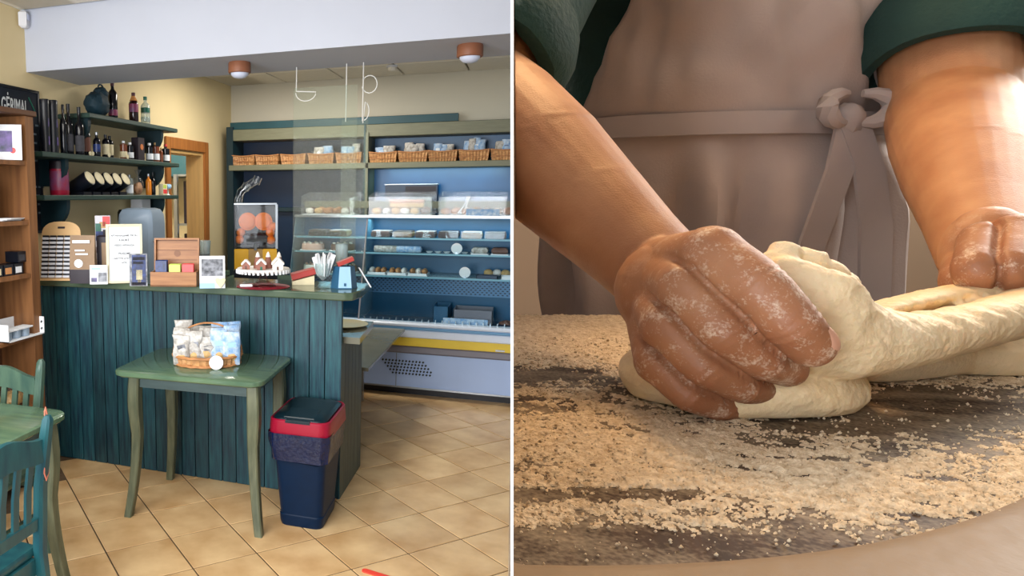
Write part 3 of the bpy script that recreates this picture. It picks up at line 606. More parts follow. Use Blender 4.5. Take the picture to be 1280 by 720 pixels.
single('price_tag', 'white tag lying on the doily under the stand', 'tag', MB().box((0, 0, 0.008), (0.07, 0.022, 0.014), None, 0.003), 'paper', (CS[0]-0.075, CS[1]-0.08, CT+0.006), 0.5)
# card terminal, goblet, donation box
t = thing('menu_wedge', 'red topped wedge stand with cream side, left of the goblet', 'stand', (-1.235, 4.00, CT), 0.35)
part('cream_base', MB().prism([(-0.07, 0), (0.06, 0), (0.06, 0.055), (-0.07, 0.02)], -0.05, 0.05, 'y'), 'cream', t)
part('red_cover', MB().box((-0.005, -0.004, 0.062), (0.145, 0.115, 0.035), Matrix.Rotation(-0.26, 4, 'Y'), 0.004), 'redcard', t)
t = thing('goblet', 'glass goblet stuffed with folded white paper slips', 'goblet', (-1.07, 3.83, CT))
part('glass_foot', MB().lathe([(0.042, 0), (0.04, 0.004), (0.008, 0.012), (0.007, 0.05)], n=24), 'glass', t)
part('bowl', MB().lathe([(0.008, 0.05), (0.034, 0.075), (0.045, 0.11), (0.046, 0.145), (0.044, 0.145), (0.042, 0.11), (0.03, 0.078)], n=24), 'water', t)
rr = random.Random(5)
for k in range(12):
    a = k*2.4; r = 0.012+0.018*rr.random(); h = 0.10+0.035*rr.random()
    m_ = Matrix.Rotation(a, 4, 'Z') @ Matrix.Translation((r, 0, 0.075)) @ Matrix.Rotation(0.22+0.12*rr.random(), 4, 'Y')
    g = MB().add([(-0.011, -0.003, 0), (0.011, 0.003, 0), (0.013, 0.003, h), (-0.013, -0.003, h), (-0.010, 0.003, 0), (0.010, -0.001, 0), (0.012, -0.001, h*0.94), (-0.012, 0.003, h*0.94)], [(0, 1, 2, 3), (4, 7, 6, 5), (0, 3, 7, 4), (1, 5, 6, 2), (3, 2, 6, 7), (0, 4, 5, 1)], m_)
    o = single('paper_slip', 'folded white paper slip standing in the glass goblet', 'slip', g, 'paper', (-1.07, 3.83, CT), 0, 'paper slips in the goblet')
t = thing('donation_box', 'pale blue six-sided box with a red card on top', 'box', (-0.965, 3.90, CT), 0.35)
hexa = [(0.07*math.cos(a), 0.06*math.sin(a)) for a in [math.radians(60*k) for k in range(6)]]
for k in range(6):
    (x0, y0), (x1, y1) = hexa[k], hexa[(k+1) % 6]
    g = MB().loft([[(x0*1.08, y0*1.08, 0), (x1*1.08, y1*1.08, 0), (x1*0.96, y1*0.96, 0), (x0*0.96, y0*0.96, 0)], [(x0*0.86, y0*0.86, 0.125), (x1*0.86, y1*0.86, 0.125), (x1*0.76, y1*0.76, 0.125), (x0*0.76, y0*0.76, 0.125)]])
    part('side_panel', g, 'skyblue' if k == 4 else 'steel2', t)  # front panel paler: light on that face is put into its colour
part('base', MB().prism([(x*1.1, y*1.1) for x, y in hexa], -0.0, 0.006), 'steel2', t)
part('red_card', MB().box((0.005, 0.0, 0.152), (0.095, 0.07, 0.022), Matrix.Rotation(-0.38, 4, 'Y')), 'redcard', t)
part('emblem', MB().box((0.0, -0.0585, 0.025), (0.012, 0.002, 0.016), Matrix.Rotation(-0.1, 4, 'X')), 'steel2', t)
t = thing('small_bin_card', 'white card leaning off the counter end by the blue box', 'card', (-0.875, 3.98, CT), 0.35)
part('sheet', MB().box((0.012, 0, 0.055), (0.006, 0.05, 0.13), Matrix.Rotation(-0.55, 4, 'Y')), 'paper', t)
t = thing('tip_glass', 'clear upright glass behind the blue box', 'glass', (-1.02, 4.06, CT))
part('wall', MB().lathe([(0.032, 0), (0.038, 0.24), (0.036, 0.24), (0.03, 0.004)], n=20), 'water', t)
part('rim', MB().lathe([(0.0375, 0.236), (0.0392, 0.240), (0.0375, 0.244)], n=20), 'glass', t)
# ================================================================ acrylic screens hung from the beam
for (x0, x1, y, z0, z1, lb) in ((-1.352, -0.90, 4.15, 1.197, 2.36, 'clear acrylic screen hung over the counter on white cords'),):
    t = thing('acrylic_screen', lb, 'screen', ((x0+x1)/2, y, z0))
    hw = (x1-x0)/2
    part('sheet', MB().b2(-hw, hw-0.06, -0.002, 0.002, 0, z1-z0), 'acryl', t, False)
    part('side_sheet', MB().b2(hw-0.16, hw, 0.022, 0.026, 0, z1-z0-0.20), 'acryl', t, False)
    zt = 2.484-z0
    for (xx, zz) in ((-hw+0.015, z1-z0-0.02), (hw-0.03, z1-z0-0.21), (hw-0.13, z1-z0-0.21)):
        part('cord', MB().tube([(xx, 0.012, zt), (xx, 0.010, (zt+zz)/2), (xx, 0.005, zz)], 0.003, 5), 'cord', t)
    part('cord_loop', MB().tube([(-hw+0.015+0.07*(1-math.cos(a))*0.9, -0.004, z1-z0-0.03-0.05*math.sin(a)) for a in np.linspace(0, math.pi, 10)]+[(-hw+0.02, -0.004, z1-z0-0.02)], 0.003, 5), 'cord', t)
    part('cord_loop', MB().tube([(hw-0.03+0.035+0.045*math.cos(a), 0.02, z1-z0-0.0+0.05*math.sin(a)) for a in np.linspace(-2.9, 2.6, 14)], 0.003, 5), 'cord', t)
    part('cord_loop', MB().tube([(hw-0.03+0.035*math.sin(a), 0.02, z1-z0-0.15-0.055*math.cos(a)) for a in np.linspace(0, 2.8, 9)]+[(hw-0.03, 0.02, z1-z0-0.22)], 0.003, 5), 'cord', t)
# ================================================================ green table with the basket
def sabre(x, y, sx, sy, h, w_=0.060):
    rings = []
    for k in range(13):
        u = k/12; z = h*(1-u)
        off = 0.046*(u**2.4)-0.008*math.sin(u*math.pi)+0.010*math.sin(min(1, u*2.4)*math.pi)
        wd = w_*(1.0+0.12*math.sin(min(1, u*2.2)*math.pi)-0.30*u)
        cx = x+sx*off; cy = y+sy*off; q = wd/2; c_ = q*0.25
        rings.append([(cx+a, cy+b, z) for a, b in ((-q, -q+c_), (-q+c_, -q), (q-c_, -q), (q, -q+c_), (q, q-c_), (q-c_, q), (-q+c_, q), (-q, q-c_))])
    return MB().loft(rings)
def rrect(w_, d, r, n=6):
    pts = []
    for (cx, cy, a0) in ((w_/2-r, d/2-r, 0), (-w_/2+r, d/2-r, 90), (-w_/2+r, -d/2+r, 180), (w_/2-r, -d/2+r, 270)):
        for k in range(n+1):
            a = math.radians(a0+90*k/n); pts.append((cx+r*math.cos(a), cy+r*math.sin(a)))
    return pts
def slab(w_, d, r, z0, z1, e=0.006):
    def ring(k, z): return [(x, y, z) for x, y in rrect(w_-2*k, d-2*k, r-k*0.8)]
    return MB().loft([ring(e*1.6, z0), ring(0.001, z0+e*1.2), ring(0, (z0+z1)/2), ring(0.001, z1-e*0.6), ring(e, z1)])
def table(label, loc, w_, d, h, rz):
    t = thing('cafe_table', label, 'table', loc, rz)
    part('tabletop', slab(w_, d, 0.075, h-0.030, h), 'ttop', t)
    ax, ay = w_/2-0.085, d/2-0.085
    for (sx, sy) in ((-1, -1), (1, -1), (1, 1), (-1, 1)):
        part('leg', sabre(sx*ax+0.02, sy*ay, sx*0.9, sy*0.9, h-0.03), 'tleg', t)
    for (x0, x1, y0, y1) in ((-ax, ax, -ay-0.011, -ay+0.011), (-ax, ax, ay-0.011, ay+0.011), (-ax-0.011, -ax+0.011, -ay, ay), (ax-0.011, ax+0.011, -ay, ay)):
        part('apron', MB().b2(x0, x1, y0, y1, h-0.095, h-0.031), 'apr', t)
    return t
table('small glossy green cafe table carrying the wicker basket', (-1.613, 3.415, 0), 0.83, 0.615, 0.81, 0.05)
B0 = (-1.605, 3.425, 0.811)
t = thing('wicker_basket', 'low oval wicker basket on the green table', 'basket', B0, 0.37)
g = MB(); N_ = 64
rings = []
for (z, k) in ((0.0, 0.93), (0.012, 0.96), (0.03, 0.98), (0.05, 1.0)):
    rings.append([((0.185*k+0.004*(-1)**i)*math.cos(2*math.pi*i/N_), (0.135*k+0.004*(-1)**i)*math.sin(2*math.pi*i/N_), z) for i in range(N_)])
g.loft(rings, False)
for (z, k) in ((0.0, 0.9),): g.loft([[((0.185*k)*math.cos(2*math.pi*i/N_), 0.135*k*math.sin(2*math.pi*i/N_), zz) for i in range(N_)] for zz in (0.001, 0.004)])
part('woven_side', g, 'wicker', t)
for (z, k, r) in ((0.052, 1.0, 0.008), (0.006, 0.95, 0.007)):
    part('rim', MB().tube([(0.188*k*math.cos(2*math.pi*i/40), 0.138*k*math.sin(2*math.pi*i/40), z+0.002*math.sin(i*2.5)) for i in range(40)], r, 7, True), 'wickerd', t)
part('handle', MB().tube([(0.188*math.cos(a)*(1.0+0.0), 0.02, 0.05+0.17*math.sin(a)) for a in np.linspace(0.05, math.pi-0.05, 16)], 0.005, 6), 'wickerd', t)
def packet(wd, dp, ht, seed, amp=0.10):
    g = MB(); rings = []
    for j in range(9):
        u = j/8; k = 0.06+0.94*math.sin(math.pi*min(0.96, max(0.04, u)))**0.55
        ring = []
        for i in range(14):
            a = 2*math.pi*i/14; x = wd/2*math.copysign(abs(math.cos(a))**0.6, math.cos(a)); y = dp/2*k*math.copysign(abs(math.sin(a))**0.8, math.sin(a))
            p = Vector((x*12, y*12, u*5+seed*7)); n_ = noise.noise(p)
            ring.append((x*(1+amp*n_), y*(1+2.2*amp*n_), ht*u+0.004*n_))
        rings.append(ring)
    return g.loft(rings)
rr = random.Random(11); k = 0
for row, (yy, hh) in enumerate(((0.06, 0.205), (0.0, 0.19), (-0.055, 0.17))):
    for c in range(5):
        x = -0.135+c*0.067; right = c >= 2.5
        m = 'bpack' if right else 'ppack'
        p = Matrix.Translation(B0) @ Matrix.Rotation(0.37, 4, 'Z') @ Vector((x, yy+rr.uniform(-.01, .01), 0.006))
        t = thing('snack_packet', ('blue printed clear packet in the wicker basket, ' if right else 'pale clear packet in the wicker basket, ')+('back', 'middle', 'front')[row]+' row, '+('leftmost', 'second from the left', 'third from the left', 'second from the right', 'rightmost')[c], 'packet', p, 0.37+rr.uniform(-.25, .25), 'blue packets in the basket' if right else 'pale packets in the basket')
        h_ = hh+rr.uniform(-.02, .02)
        part('wrapper', packet(0.096, 0.050, h_, k, 0.22), m, t)
        part('cracker_filling', MB().blob((0, -0.006, 0.055), (0.066, 0.04, 0.07), k, 0.25, 4, 6), 'crack', t)
        part('printed_label', MB().box((0.004, -0.0225, h_*0.62), (0.044, 0.004, 0.026), Matrix.Rotation(rr.uniform(-.3, .3), 4, 'Y')), ('skyblue' if right else 'photo'), t)
        k += 1
p = Matrix.Translation(B0) @ Matrix.Rotation(0.37, 4, 'Z') @ Vector((0.055, -0.148, 0.0))
t = thing('price_disc', 'white round price tag leaning on the basket front', 'tag', (p.x, p.y, p.z), 0.37)
part('disc', MB().lathe([(0.037, -0.0015), (0.037, 0.0015)], (0, 0, 0.037), 28, Matrix.Rotation(-0.2, 4, 'X') @ RX90), 'paper', t)
part('clip', MB().b2(-0.004, 0.004, 0.0, 0.012, 0.03, 0.05), 'metal', t)
# ================================================================ rubbish bin
t = thing('swing_bin', 'navy plastic bin with a red rim and dark lid, by the counter corner', 'bin', (-1.045, 3.49, 0), 0.02)
def ringr(w_, d, z, r=0.04, cx=0, cy=0): return [(x+cx, y+cy, z) for x, y in rrect(w_, d, r, 4)]
part('body', MB().loft([ringr(0.225, 0.31, 0), ringr(0.235, 0.32, 0.02), ringr(0.24, 0.325, 0.06), ringr(0.232, 0.317, 0.065), ringr(0.29, 0.40, 0.50)]), 'navy', t)
rings = []
for j, (z, e) in enumerate(((0.36, 0.006), (0.37, 0.022), (0.42, 0.018), (0.47, 0.022), (0.52, 0.016))):
    pts = rrect(0.27+0.03*(z-0.36)/0.14, 0.37+0.04*(z-0.36)/0.14, 0.04, 6); rg = []
    for i, (x, y) in enumerate(pts):
        n_ = noise.noise(Vector((x*30, y*30, z*14)))
        l_ = math.hypot(x, y); k_ = 1+(e+0.016*n_)/l_
        rg.append((x*k_, y*k_, z+(0.02*noise.noise(Vector((x*14, y*14, 3))) if j == 0 else 0)))
    rings.append(rg)
part('bin_liner', MB().loft(rings, False), 'bag', t)
part('red_rim', MB().loft([ringr(0.325, 0.435, 0.50, 0.06), ringr(0.33, 0.44, 0.505, 0.06), ringr(0.318, 0.43, 0.585, 0.06), ringr(0.305, 0.415, 0.59, 0.055), ringr(0.29, 0.40, 0.58, 0.05)]), 'red', t)
part('lid_panel', MB().loft([ringr(0.29, 0.40, 0.575, 0.05), ringr(0.285, 0.395, 0.592, 0.05), ringr(0.25, 0.35, 0.604, 0.05), ringr(0.15, 0.22, 0.610, 0.05)]), 'lid', t)
part('lid_flap', MB().box((0.0, -0.125, 0.602), (0.16, 0.13, 0.014), Matrix.Rotation(0.10, 4, 'X'), 0.004), 'lid', t)
part('finger_notch', MB().box((0.0, -0.205, 0.583), (0.13, 0.022, 0.018), None, 0.003), 'lid', t)
# ================================================================ left table and chairs
table('green cafe table at the left edge, seen from its corner', (-2.28, 2.10, 0), 1.0, 0.66, 0.81, 0.02)
def chair(label, loc, rz, m, grp):
    # origin under the middle of the back, the chair faces local +y
    t = thing('slat_back_chair', label, 'chair', loc, rz, grp)
    for s_ in (-1, 1):
        g = MB(); rings = []
        for (z, y, q) in ((0, -0.06, 0.017), (0.25, -0.02, 0.02), (0.45, 0.0, 0.022), (0.70, -0.015, 0.021), (0.90, -0.05, 0.019), (0.945, -0.058, 0.017), (0.96, -0.06, 0.009)):
            rings.append([(s_*0.20+a*q, y+b*q, z) for a, b in ((-1, -0.6), (-0.6, -1), (0.6, -1), (1, -0.6), (1, 0.6), (0.6, 1), (-0.6, 1), (-1, 0.6))])
        part('rear_leg', g.loft(rings), m, t)
        part('front_leg', MB().loft([[(s_*0.19+a*q, 0.40+b*q, z) for a, b in ((-1, -1), (1, -1), (1, 1), (-1, 1))] for z, q in ((0, 0.015), (0.43, 0.021))]), m, t)
    xs = np.linspace(-0.185, 0.185, 13)
    top = [(x, 0.885+0.035*math.cos(x/0.185*math.pi)*0.6+0.012) for x in xs]; bot = [(x, 0.805+0.012*math.cos(x/0.185*math.pi)) for x in xs[::-1]]
    part('top_rail', MB().loft([[(x, -0.048, z) for x, z in top+bot], [(x, -0.026, z) for x, z in top+bot]]), m, t)
    part('lower_rail', MB().box((0, -0.006, 0.56), (0.37, 0.02, 0.05), Matrix.Rotation(0.05, 4, 'X'), 0.004), m, t)
    for k in range(5):
        x = -0.13+k*0.065
        part('slat', MB().loft([[(x-0.014, y0-0.006, z), (x+0.014, y0-0.006, z), (x+0.014, y0+0.006, z), (x-0.014, y0+0.006, z)] for z, y0 in ((0.58, -0.008), (0.70, -0.016), (0.82, -0.036))]), m, t)
    sx_ = [(-0.21, 0.015), (0.21, 0.015), (0.225, 0.42), (0.19, 0.44), (-0.19, 0.44), (-0.225, 0.42)]
    st = part('seat', MB().loft([[(x*k_, 0.22+(y-0.22)*k_, z) for x, y in sx_] for z, k_ in ((0.425, 0.97), (0.435, 1.0), (0.452, 1.0), (0.46, 0.975))]), m, t)
    part('seat_rail', MB().b2(-0.18, 0.18, 0.005, 0.025, 0.36, 0.424), m, t); part('seat_rail', MB().b2(-0.18, 0.18, 0.385, 0.405, 0.36, 0.424), m, t)
    part('stretcher', MB().b2(-0.195, -0.175, 0.0, 0.40, 0.20, 0.225), m, t); part('stretcher', MB().b2(0.175, 0.195, 0.0, 0.40, 0.20, 0.225), m, t)
    return t
chair('teal slat-back chair at the near end of the left table', (-1.60, 1.765, 0), math.radians(90), 'chair', 'slat-back chairs')
chair('green slat-back chair on the far side of the left table', (-2.31, 2.60, 0), math.radians(180), 'chairg', 'slat-back chairs')
tag(obj('ribbon_loop', MB().tube([(0.0, 0.002, 0.0), (0.005, 0.01, 0.12), (0.004, 0.014, 0.225), (-0.004, 0.03, 0.232), (-0.005, 0.038, 0.2), (-0.006, 0.036, 0.08), (-0.004, 0.03, -0.01), (0.0, 0.012, -0.03)], 0.0028, 6, True).mesh('ribbon_loop', M['rope'])), None)
rl = bpy.data.objects['ribbon_loop']; rl.location = (-1.556, 1.950, 0.75); tag(rl, 'salmon ribbon looped over the teal chair post', 'ribbon')
t = thing('red_floor_strip', 'red plastic strip lying on the floor tiles at the bottom', 'strip', (-0.42, 2.98, 0), math.radians(-12))
part('strip', MB().prism(rrect(0.46, 0.030, 0.014), 0, 0.006), 'strip', t)
# ================================================================ bookshelf at the left edge
t = thing('pine_bookcase', 'tall pine bookcase at the left edge with gifts on it', 'bookcase', (-2.785, 2.955, 0))
part('side_panel', MB().b2(-0.12, 0.125, 0.35, 0.42, 0, 2.17, 0.003), 'pine', t)
part('side_panel', MB().b2(-0.12, 0.125, -0.42, -0.39, 0, 2.17, 0.003), 'pine', t)
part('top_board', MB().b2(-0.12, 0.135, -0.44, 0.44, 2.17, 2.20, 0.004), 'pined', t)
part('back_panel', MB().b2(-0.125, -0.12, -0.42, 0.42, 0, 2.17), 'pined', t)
SH = (1.918, 1.583, 1.280, 0.920, 0.50, 0.12)
for z in SH: part('shelf_board', MB().b2(-0.12, 0.12, -0.39, 0.35, z-0.024, z), 'pine', t)
bx = -2.76
t = thing('picture_card', 'white framed card with a purple print and red dot in the bookcase', 'card', (-2.735, 3.205, SH[0]), 0.55)
part('sheet', MB().box((0.0, 0, 0.10), (0.20, 0.006, 0.195), Matrix.Rotation(-0.1, 4, 'X')), 'paper', t)
part('picture', MB().box((-0.01, -0.004, 0.105), (0.12, 0.004, 0.115), Matrix.Rotation(-0.1, 4, 'X')), 'purple', t)
part('red_dot', MB().lathe([(0.016, -0.001), (0.016, 0.001)], (0.052, -0.0075, 0.055), 16, Matrix.Rotation(-0.1, 4, 'X') @ RX90), 'pred', t)
t = thing('paper_stack', 'thin white leaflet stack on the second bookcase shelf', 'leaflets', (-2.76, 3.20, SH[1]))
for k in range(3): part('leaflet', MB().box((0.01*k, 0.01*k, 0.004+0.005*k), (0.13, 0.16, 0.004), Matrix.Rotation(0.1*k, 4, 'Z')), 'paper', t)
t = thing('gift_bag', 'pale paper bag at the far left of the bookcase', 'bag', (-2.78, 3.06, SH[1]))
part('bag_body', MB().loft([[(0.05*k*a, 0.06*k*b, z) for a, b in ((-1, -1), (1, -1), (1, 1), (-1, 1))] for z, k in ((0, 1), (0.16, 1), (0.2, 0.8))]), 'multi', t)
part('handle', MB().tube([(0, 0.03*math.cos(a), 0.19+0.04*math.sin(a)) for a in np.linspace(0, math.pi, 8)], 0.003, 5), 'cord', t)
for k in range(4):
    t = thing('picture_box', 'small dark box with a pale picture, bookcase third shelf, '+['nearest the back', 'second from the left', 'beside the panel', 'stacked on top'][k], 'box', (-2.745, 3.07+0.085*min(k, 2.4), SH[2]+(0.066 if k == 3 else 0)), 0, 'picture boxes')
    part('carton', MB().b2(-0.04, 0.05, -0.038, 0.038, 0, 0.062, 0.002), 'black', t)
    part('picture', MB().b2(0.050, 0.0515, -0.028, 0.022, 0.010, 0.045), ('cream', 'amber', 'paper', 'ink')[k], t)
t = thing('paper_tray', 'white paper tray with black dots on the lower shelf', 'tray', (-2.73, 3.19, SH[3]))
for b in ((-0.08, 0.10, -0.14, 0.17, 0, 0.006), (-0.08, -0.074, -0.14, 0.17, 0, 0.10), (-0.08, 0.10, 0.164, 0.17, 0, 0.10), (-0.08, 0.10, -0.14, -0.134, 0, 0.10)):
    part('tray_side', MB().b2(*b), 'paper', t)
g = MB()
for k in range(14): g.box((-0.065+0.025*(k % 7), 0.1632, 0.03+0.04*(k//7)), (0.010, 0.002, 0.014), Matrix.Rotation(0.6, 4, 'Y'))
part('dot_pattern', g, 'black', t)
for k in range(3):
    t = thing('jam_jar', 'little jar with a flat white lid in the dotted tray, '+['leftmost', 'middle', 'rightmost'][k], 'jar', (-2.68, 3.09+0.075*k, SH[3]+0.007), 0, 'jars in the tray')
    part('jar_body', MB().lathe([(0.028, 0), (0.03, 0.005), (0.03, 0.045)], n=16), 'greyl', t); part('lid', MB().b2(-0.036, 0.036, -0.036, 0.036, 0.046, 0.056, 0.002), 'paper', t)
t = thing('bread_bag', 'bag of golden rolls on the low bookcase shelf behind the chair', 'bag', (-2.76, 3.20, SH[4]))
part('bag', MB().blob((0, 0, 0.06), (0.14, 0.18, 0.125), 4, 0.2, 3, 10, 0.95), 'plastic', t); part('rolls', MB().blob((0, 0, 0.05), (0.11, 0.15, 0.095), 6, 0.3, 4, 10, 0.95), 'gold', t)
# ================================================================ orange juicer
t = thing('orange_juicer', 'upright juicing machine with oranges behind a clear hood', 'juicer', (-2.005, 5.20, 1.05), 0.36)
part('base', MB().b2(-0.17, 0.17, -0.12, 0.14, 0, 0.10, 0.01), 'black', t)
for (x0, x1) in ((-0.165, -0.055), (0.055, 0.165)): part('yellow_panel', MB().b2(x0, x1, -0.125, -0.10, 0.10, 0.26, 0.006), 'juice', t)
part('yellow_centre', MB().b2(-0.055, 0.055, -0.118, -0.09, 0.10, 0.26, 0.006), 'gold', t)
part('back_housing', MB().b2(-0.17, 0.17, 0.02, 0.14, 0.10, 0.60, 0.01), 'black', t)
for b in ((-0.165, -0.155, -0.11, 0.02, 0.26, 0.60), (0.155, 0.172, -0.11, 0.02, 0.26, 0.60)): part('hood_post', MB().b2(*b), 'metal' if b[0] > 0 else 'black', t)
part('clear_hood', MB().b2(-0.155, 0.155, -0.115, -0.111, 0.27, 0.60), 'glass', t)
part('hood_top', MB().b2(-0.165, 0.165, -0.115, 0.03, 0.60, 0.612), 'metal', t)
part('squeeze_head', MB().b2(-0.09, 0.09, -0.09, 0.02, 0.29, 0.38, 0.02), 'black', t)
part('tap', MB().tube([(0, -0.13, 0.30), (0, -0.13, 0.25)], 0.012, 8), 'metal', t)
for s_ in (-1, 1):
    part('feed_drum', MB().lathe([(0.066, 0), (0.07, 0.01), (0.07, 0.05), (0.05, 0.055), (0.05, 0.07), (0, 0.072)], (s_*0.062, -0.02, 0.47), 20, RX90), 'orange', t)
part('feed_tube', MB().tube([(-0.135, 0, 0.55), (-0.135, 0, 0.64), (-0.115, 0, 0.70), (-0.07, 0, 0.74), (0.01, 0, 0.79)], 0.032, 12), 'glass', t)
for (p0, p1) in (((-0.085, 0.0, 0.715), (-0.06, 0.0, 0.762)), ((0.0, 0, 0.76), (0.022, 0, 0.815))):
    part('tube_ring', MB().tube([p0, p1], 0.034, 12), 'glass', t)
rr = random.Random(2)
for k, (x, z) in enumerate(((-0.115, 0.385), (0.115, 0.385), (-0.125, 0.33), (0.12, 0.325), (0.135, 0.43))):
    single('orange', 'orange inside the clear juicer hood, '+('left upper', 'right upper', 'left lower', 'right lower', 'right topmost')[k], 'orange', MB().blob((0, 0, 0), (0.072, 0.072, 0.07), k, 0.02, 2, 10), 'orange',
           Matrix.Translation((-2.005, 5.20, 1.05)) @ Matrix.Rotation(0.36, 4, 'Z') @ Vector((x, -0.065, z)), 0, 'oranges in the juicer')
M['railb'] = mat('pale_shelf_rail', (120, 172, 190), 0.3, 0.05)
# ================================================================ display fridge
FX0, FX1, FY = -2.02, 0.40, 5.95
t = thing('display_fridge', 'long glass fronted pastry fridge with a yellow stripe', 'fridge', (-0.81, FY, 0))
ox = -0.81
def F(name, x0, x1, y0, y1, z0, z1, m, ch=0.0, par=None): return part(name, MB().b2(x0-ox, x1-ox, y0, y1, z0, z1, ch), m, par or t)
F('toe_kick', FX0, FX1, 0.10, 0.64, 0.0, 0.09, 'black')
fp = F('base_panel', FX0, FX1, 0.0, 0.64, 0.085, 0.385, 'fpanel', 0.004)
F('panel_lip', FX0, FX1, -0.006, 0.02, 0.078, 0.092, 'metal')
F('panel_seam', -1.005, -1.0, -0.0015, 0.01, 0.09, 0.38, 'bump')
F('bumper', FX0, FX1, -0.022, 0.05, 0.385, 0.452, 'bump', 0.014)
F('yellow_strip', FX0, FX1, -0.030, 0.05, 0.452, 0.525, 'yellow', 0.004)
F('strip_clip', -0.20, -0.13, -0.034, -0.028, 0.458, 0.474, 'metal', 0.002)
F('white_rim', FX0, FX1, -0.036, 0.05, 0.525, 0.592, 'fwhite', 0.008)
F('blue_rim', FX0, FX1, -0.040, 0.05, 0.592, 0.618, 'fblue', 0.006)
F('top_rim', FX0, FX1, -0.046, 0.07, 0.618, 0.652, 'fwhite', 0.010)
g = MB()
for r in range(5):
    for c in range(13):
        if r == 0 and c > 11: continue
        x = -1.125+0.022*(4-r)+c*0.0285+0.006; z = 0.205+r*0.027
        g.box((x-ox, -0.001, z), (0.014, 0.004, 0.016), Matrix.Rotation(0.6, 4, 'Y'))
part('vent_slots', g, 'black', fp)
# interior, back, glass
F('deck', FX0, FX1, 0.07, 0.64, 0.585, 0.60, 'fin')
F('back_panel', FX0, FX1, 0.60, 0.64, 0.60, 1.53, 'fin')
g = MB(); h = 0.0
for r in range(9):
    for c in range(62):
        x = FX0+0.03+c*0.0385+(0.019 if r % 2 else 0)
        g.box((x-ox, 0.588, 0.835+r*0.019), (0.016, 0.004, 0.009))
pb = F('perforated_panel', FX0, FX1, 0.590, 0.598, 0.815, 1.005, 'fblue')
tag(part('perforation', g, 'blued', pb), kind='stuff')
for x in (FX0, -1.345, FX1-0.012):
    gl = MB().loft([[(x-ox, 0.02, 0.652), (x-ox, 0.64, 0.652), (x-ox, 0.64, 1.53), (x-ox, 0.33, 1.53)], [(x+0.008-ox, 0.02, 0.652), (x+0.008-ox, 0.64, 0.652), (x+0.008-ox, 0.64, 1.53), (x+0.008-ox, 0.33, 1.53)]])
    part('side_glass', gl, 'gshelf', t, False)
def yf(z): return 0.02+0.31*(z-0.652)/0.878
for x in (-1.345,):
    part('corner_post', MB().loft([[(x-ox-0.004, yf(z)-0.008, z), (x-ox+0.008, yf(z)-0.008, z), (x-ox+0.008, yf(z)+0.008, z), (x-ox-0.004, yf(z)+0.008, z)] for z in (0.652, 1.53)]), 'bump', t)
for (x0, x1) in ((FX0, -1.345), (-1.333, FX1)):
    part('front_glass', MB().loft([[(x0-ox, yf(0.652), 0.652), (x1-ox, yf(0.652), 0.652), (x1-ox, yf(0.652)+0.005, 0.652), (x0-ox, yf(0.652)+0.005, 0.652)], [(x0-ox, yf(1.53), 1.53), (x1-ox, yf(1.53), 1.53), (x1-ox, yf(1.53)+0.005, 1.53), (x0-ox, yf(1.53)+0.005, 1.53)]]), 'fglass', t, False)
SHZ = (1.345, 1.215, 1.02)
for z in SHZ:
    F('glass_shelf', FX0+0.02, FX1-0.02, yf(z)+0.02, 0.60, z-0.010, z, 'gshelf')
    F('shelf_rail', FX0+0.02, FX1-0.02, yf(z)+0.012, yf(z)+0.02, z-0.010, z+0.004, 'railb')
F('top_glass', FX0, FX1, 0.31, 0.64, 1.528, 1.542, 'gshelf')
F('top_edge', FX0, FX1, 0.300, 0.312, 1.522, 1.544, 'metal')
F('back_rail', FX0, FX1, 0.612, 0.638, 1.60, 1.665, 'sage', 0.003)
for x in (FX0+0.05, -1.2, -0.42, FX1-0.05): F('rail_post', x-0.012, x+0.012, 0.615, 0.636, 1.54, 1.60, 'sage')
g = MB()
for k in range(22): g.b2(-1.30+k*0.055-ox, -1.292+k*0.055-ox, 0.035, 0.055, 0.653, 0.675)
part('ticket_holder', g, 'metal', t)
ords_ = ['first', 'second', 'third', 'fourth', 'fifth', 'sixth', 'seventh', 'eighth', 'ninth', 'tenth']
# goods in the fridge; every tray, box and disc is a thing
def tray(name, label, x0, x1, y0, y1, z, m, h=0.035, grp=None, cat='tray'):
    s_ = thing(name, label, cat, ((x0+x1)/2, FY+(y0+y1)/2, z), 0, grp)
    a, b = (x1-x0)/2, (y1-y0)/2
    part('tray_base', MB().b2(-a, a, -b, b, 0, 0.008), m, s_)
    part('tray_wall', MB().b2(-a, a, -b, -b+0.006, 0.008, h).b2(-a, a, b-0.006, b, 0.008, h).b2(-a, -a+0.006, -b, b, 0.008, h).b2(a-0.006, a, -b, b, 0.008, h), m, s_)
    return s_
# first shelf: brown cake slabs in boxes, side by side
for k in range(11):
    x = -1.90+k*0.195
    if abs(x+0.09+1.339) < 0.10: continue
    mm = ('choc', 'choc', 'pastry')[(k*5) % 3]
    s_ = thing('cake_slab', 'long cake slab in a clear tub on the upper glass shelf, '+('left bay' if x < -1.34 else f'number {k-2} from the corner post'), 'cake', (x+0.09, FY+0.42, SHZ[0]), 0, 'cake slabs on the upper shelf')
    part('cake', MB().box((0, 0, 0.028), (0.165, 0.22, 0.05), None, 0.012), mm, s_)
    part('topping', MB().box((0, 0, 0.056), (0.155, 0.21, 0.010), None, 0.004), 'pinkc' if k % 2 else 'choc', s_)
    part('tub', MB().b2(-0.088, 0.088, -0.118, -0.114, 0, 0.068), 'plastic', s_)
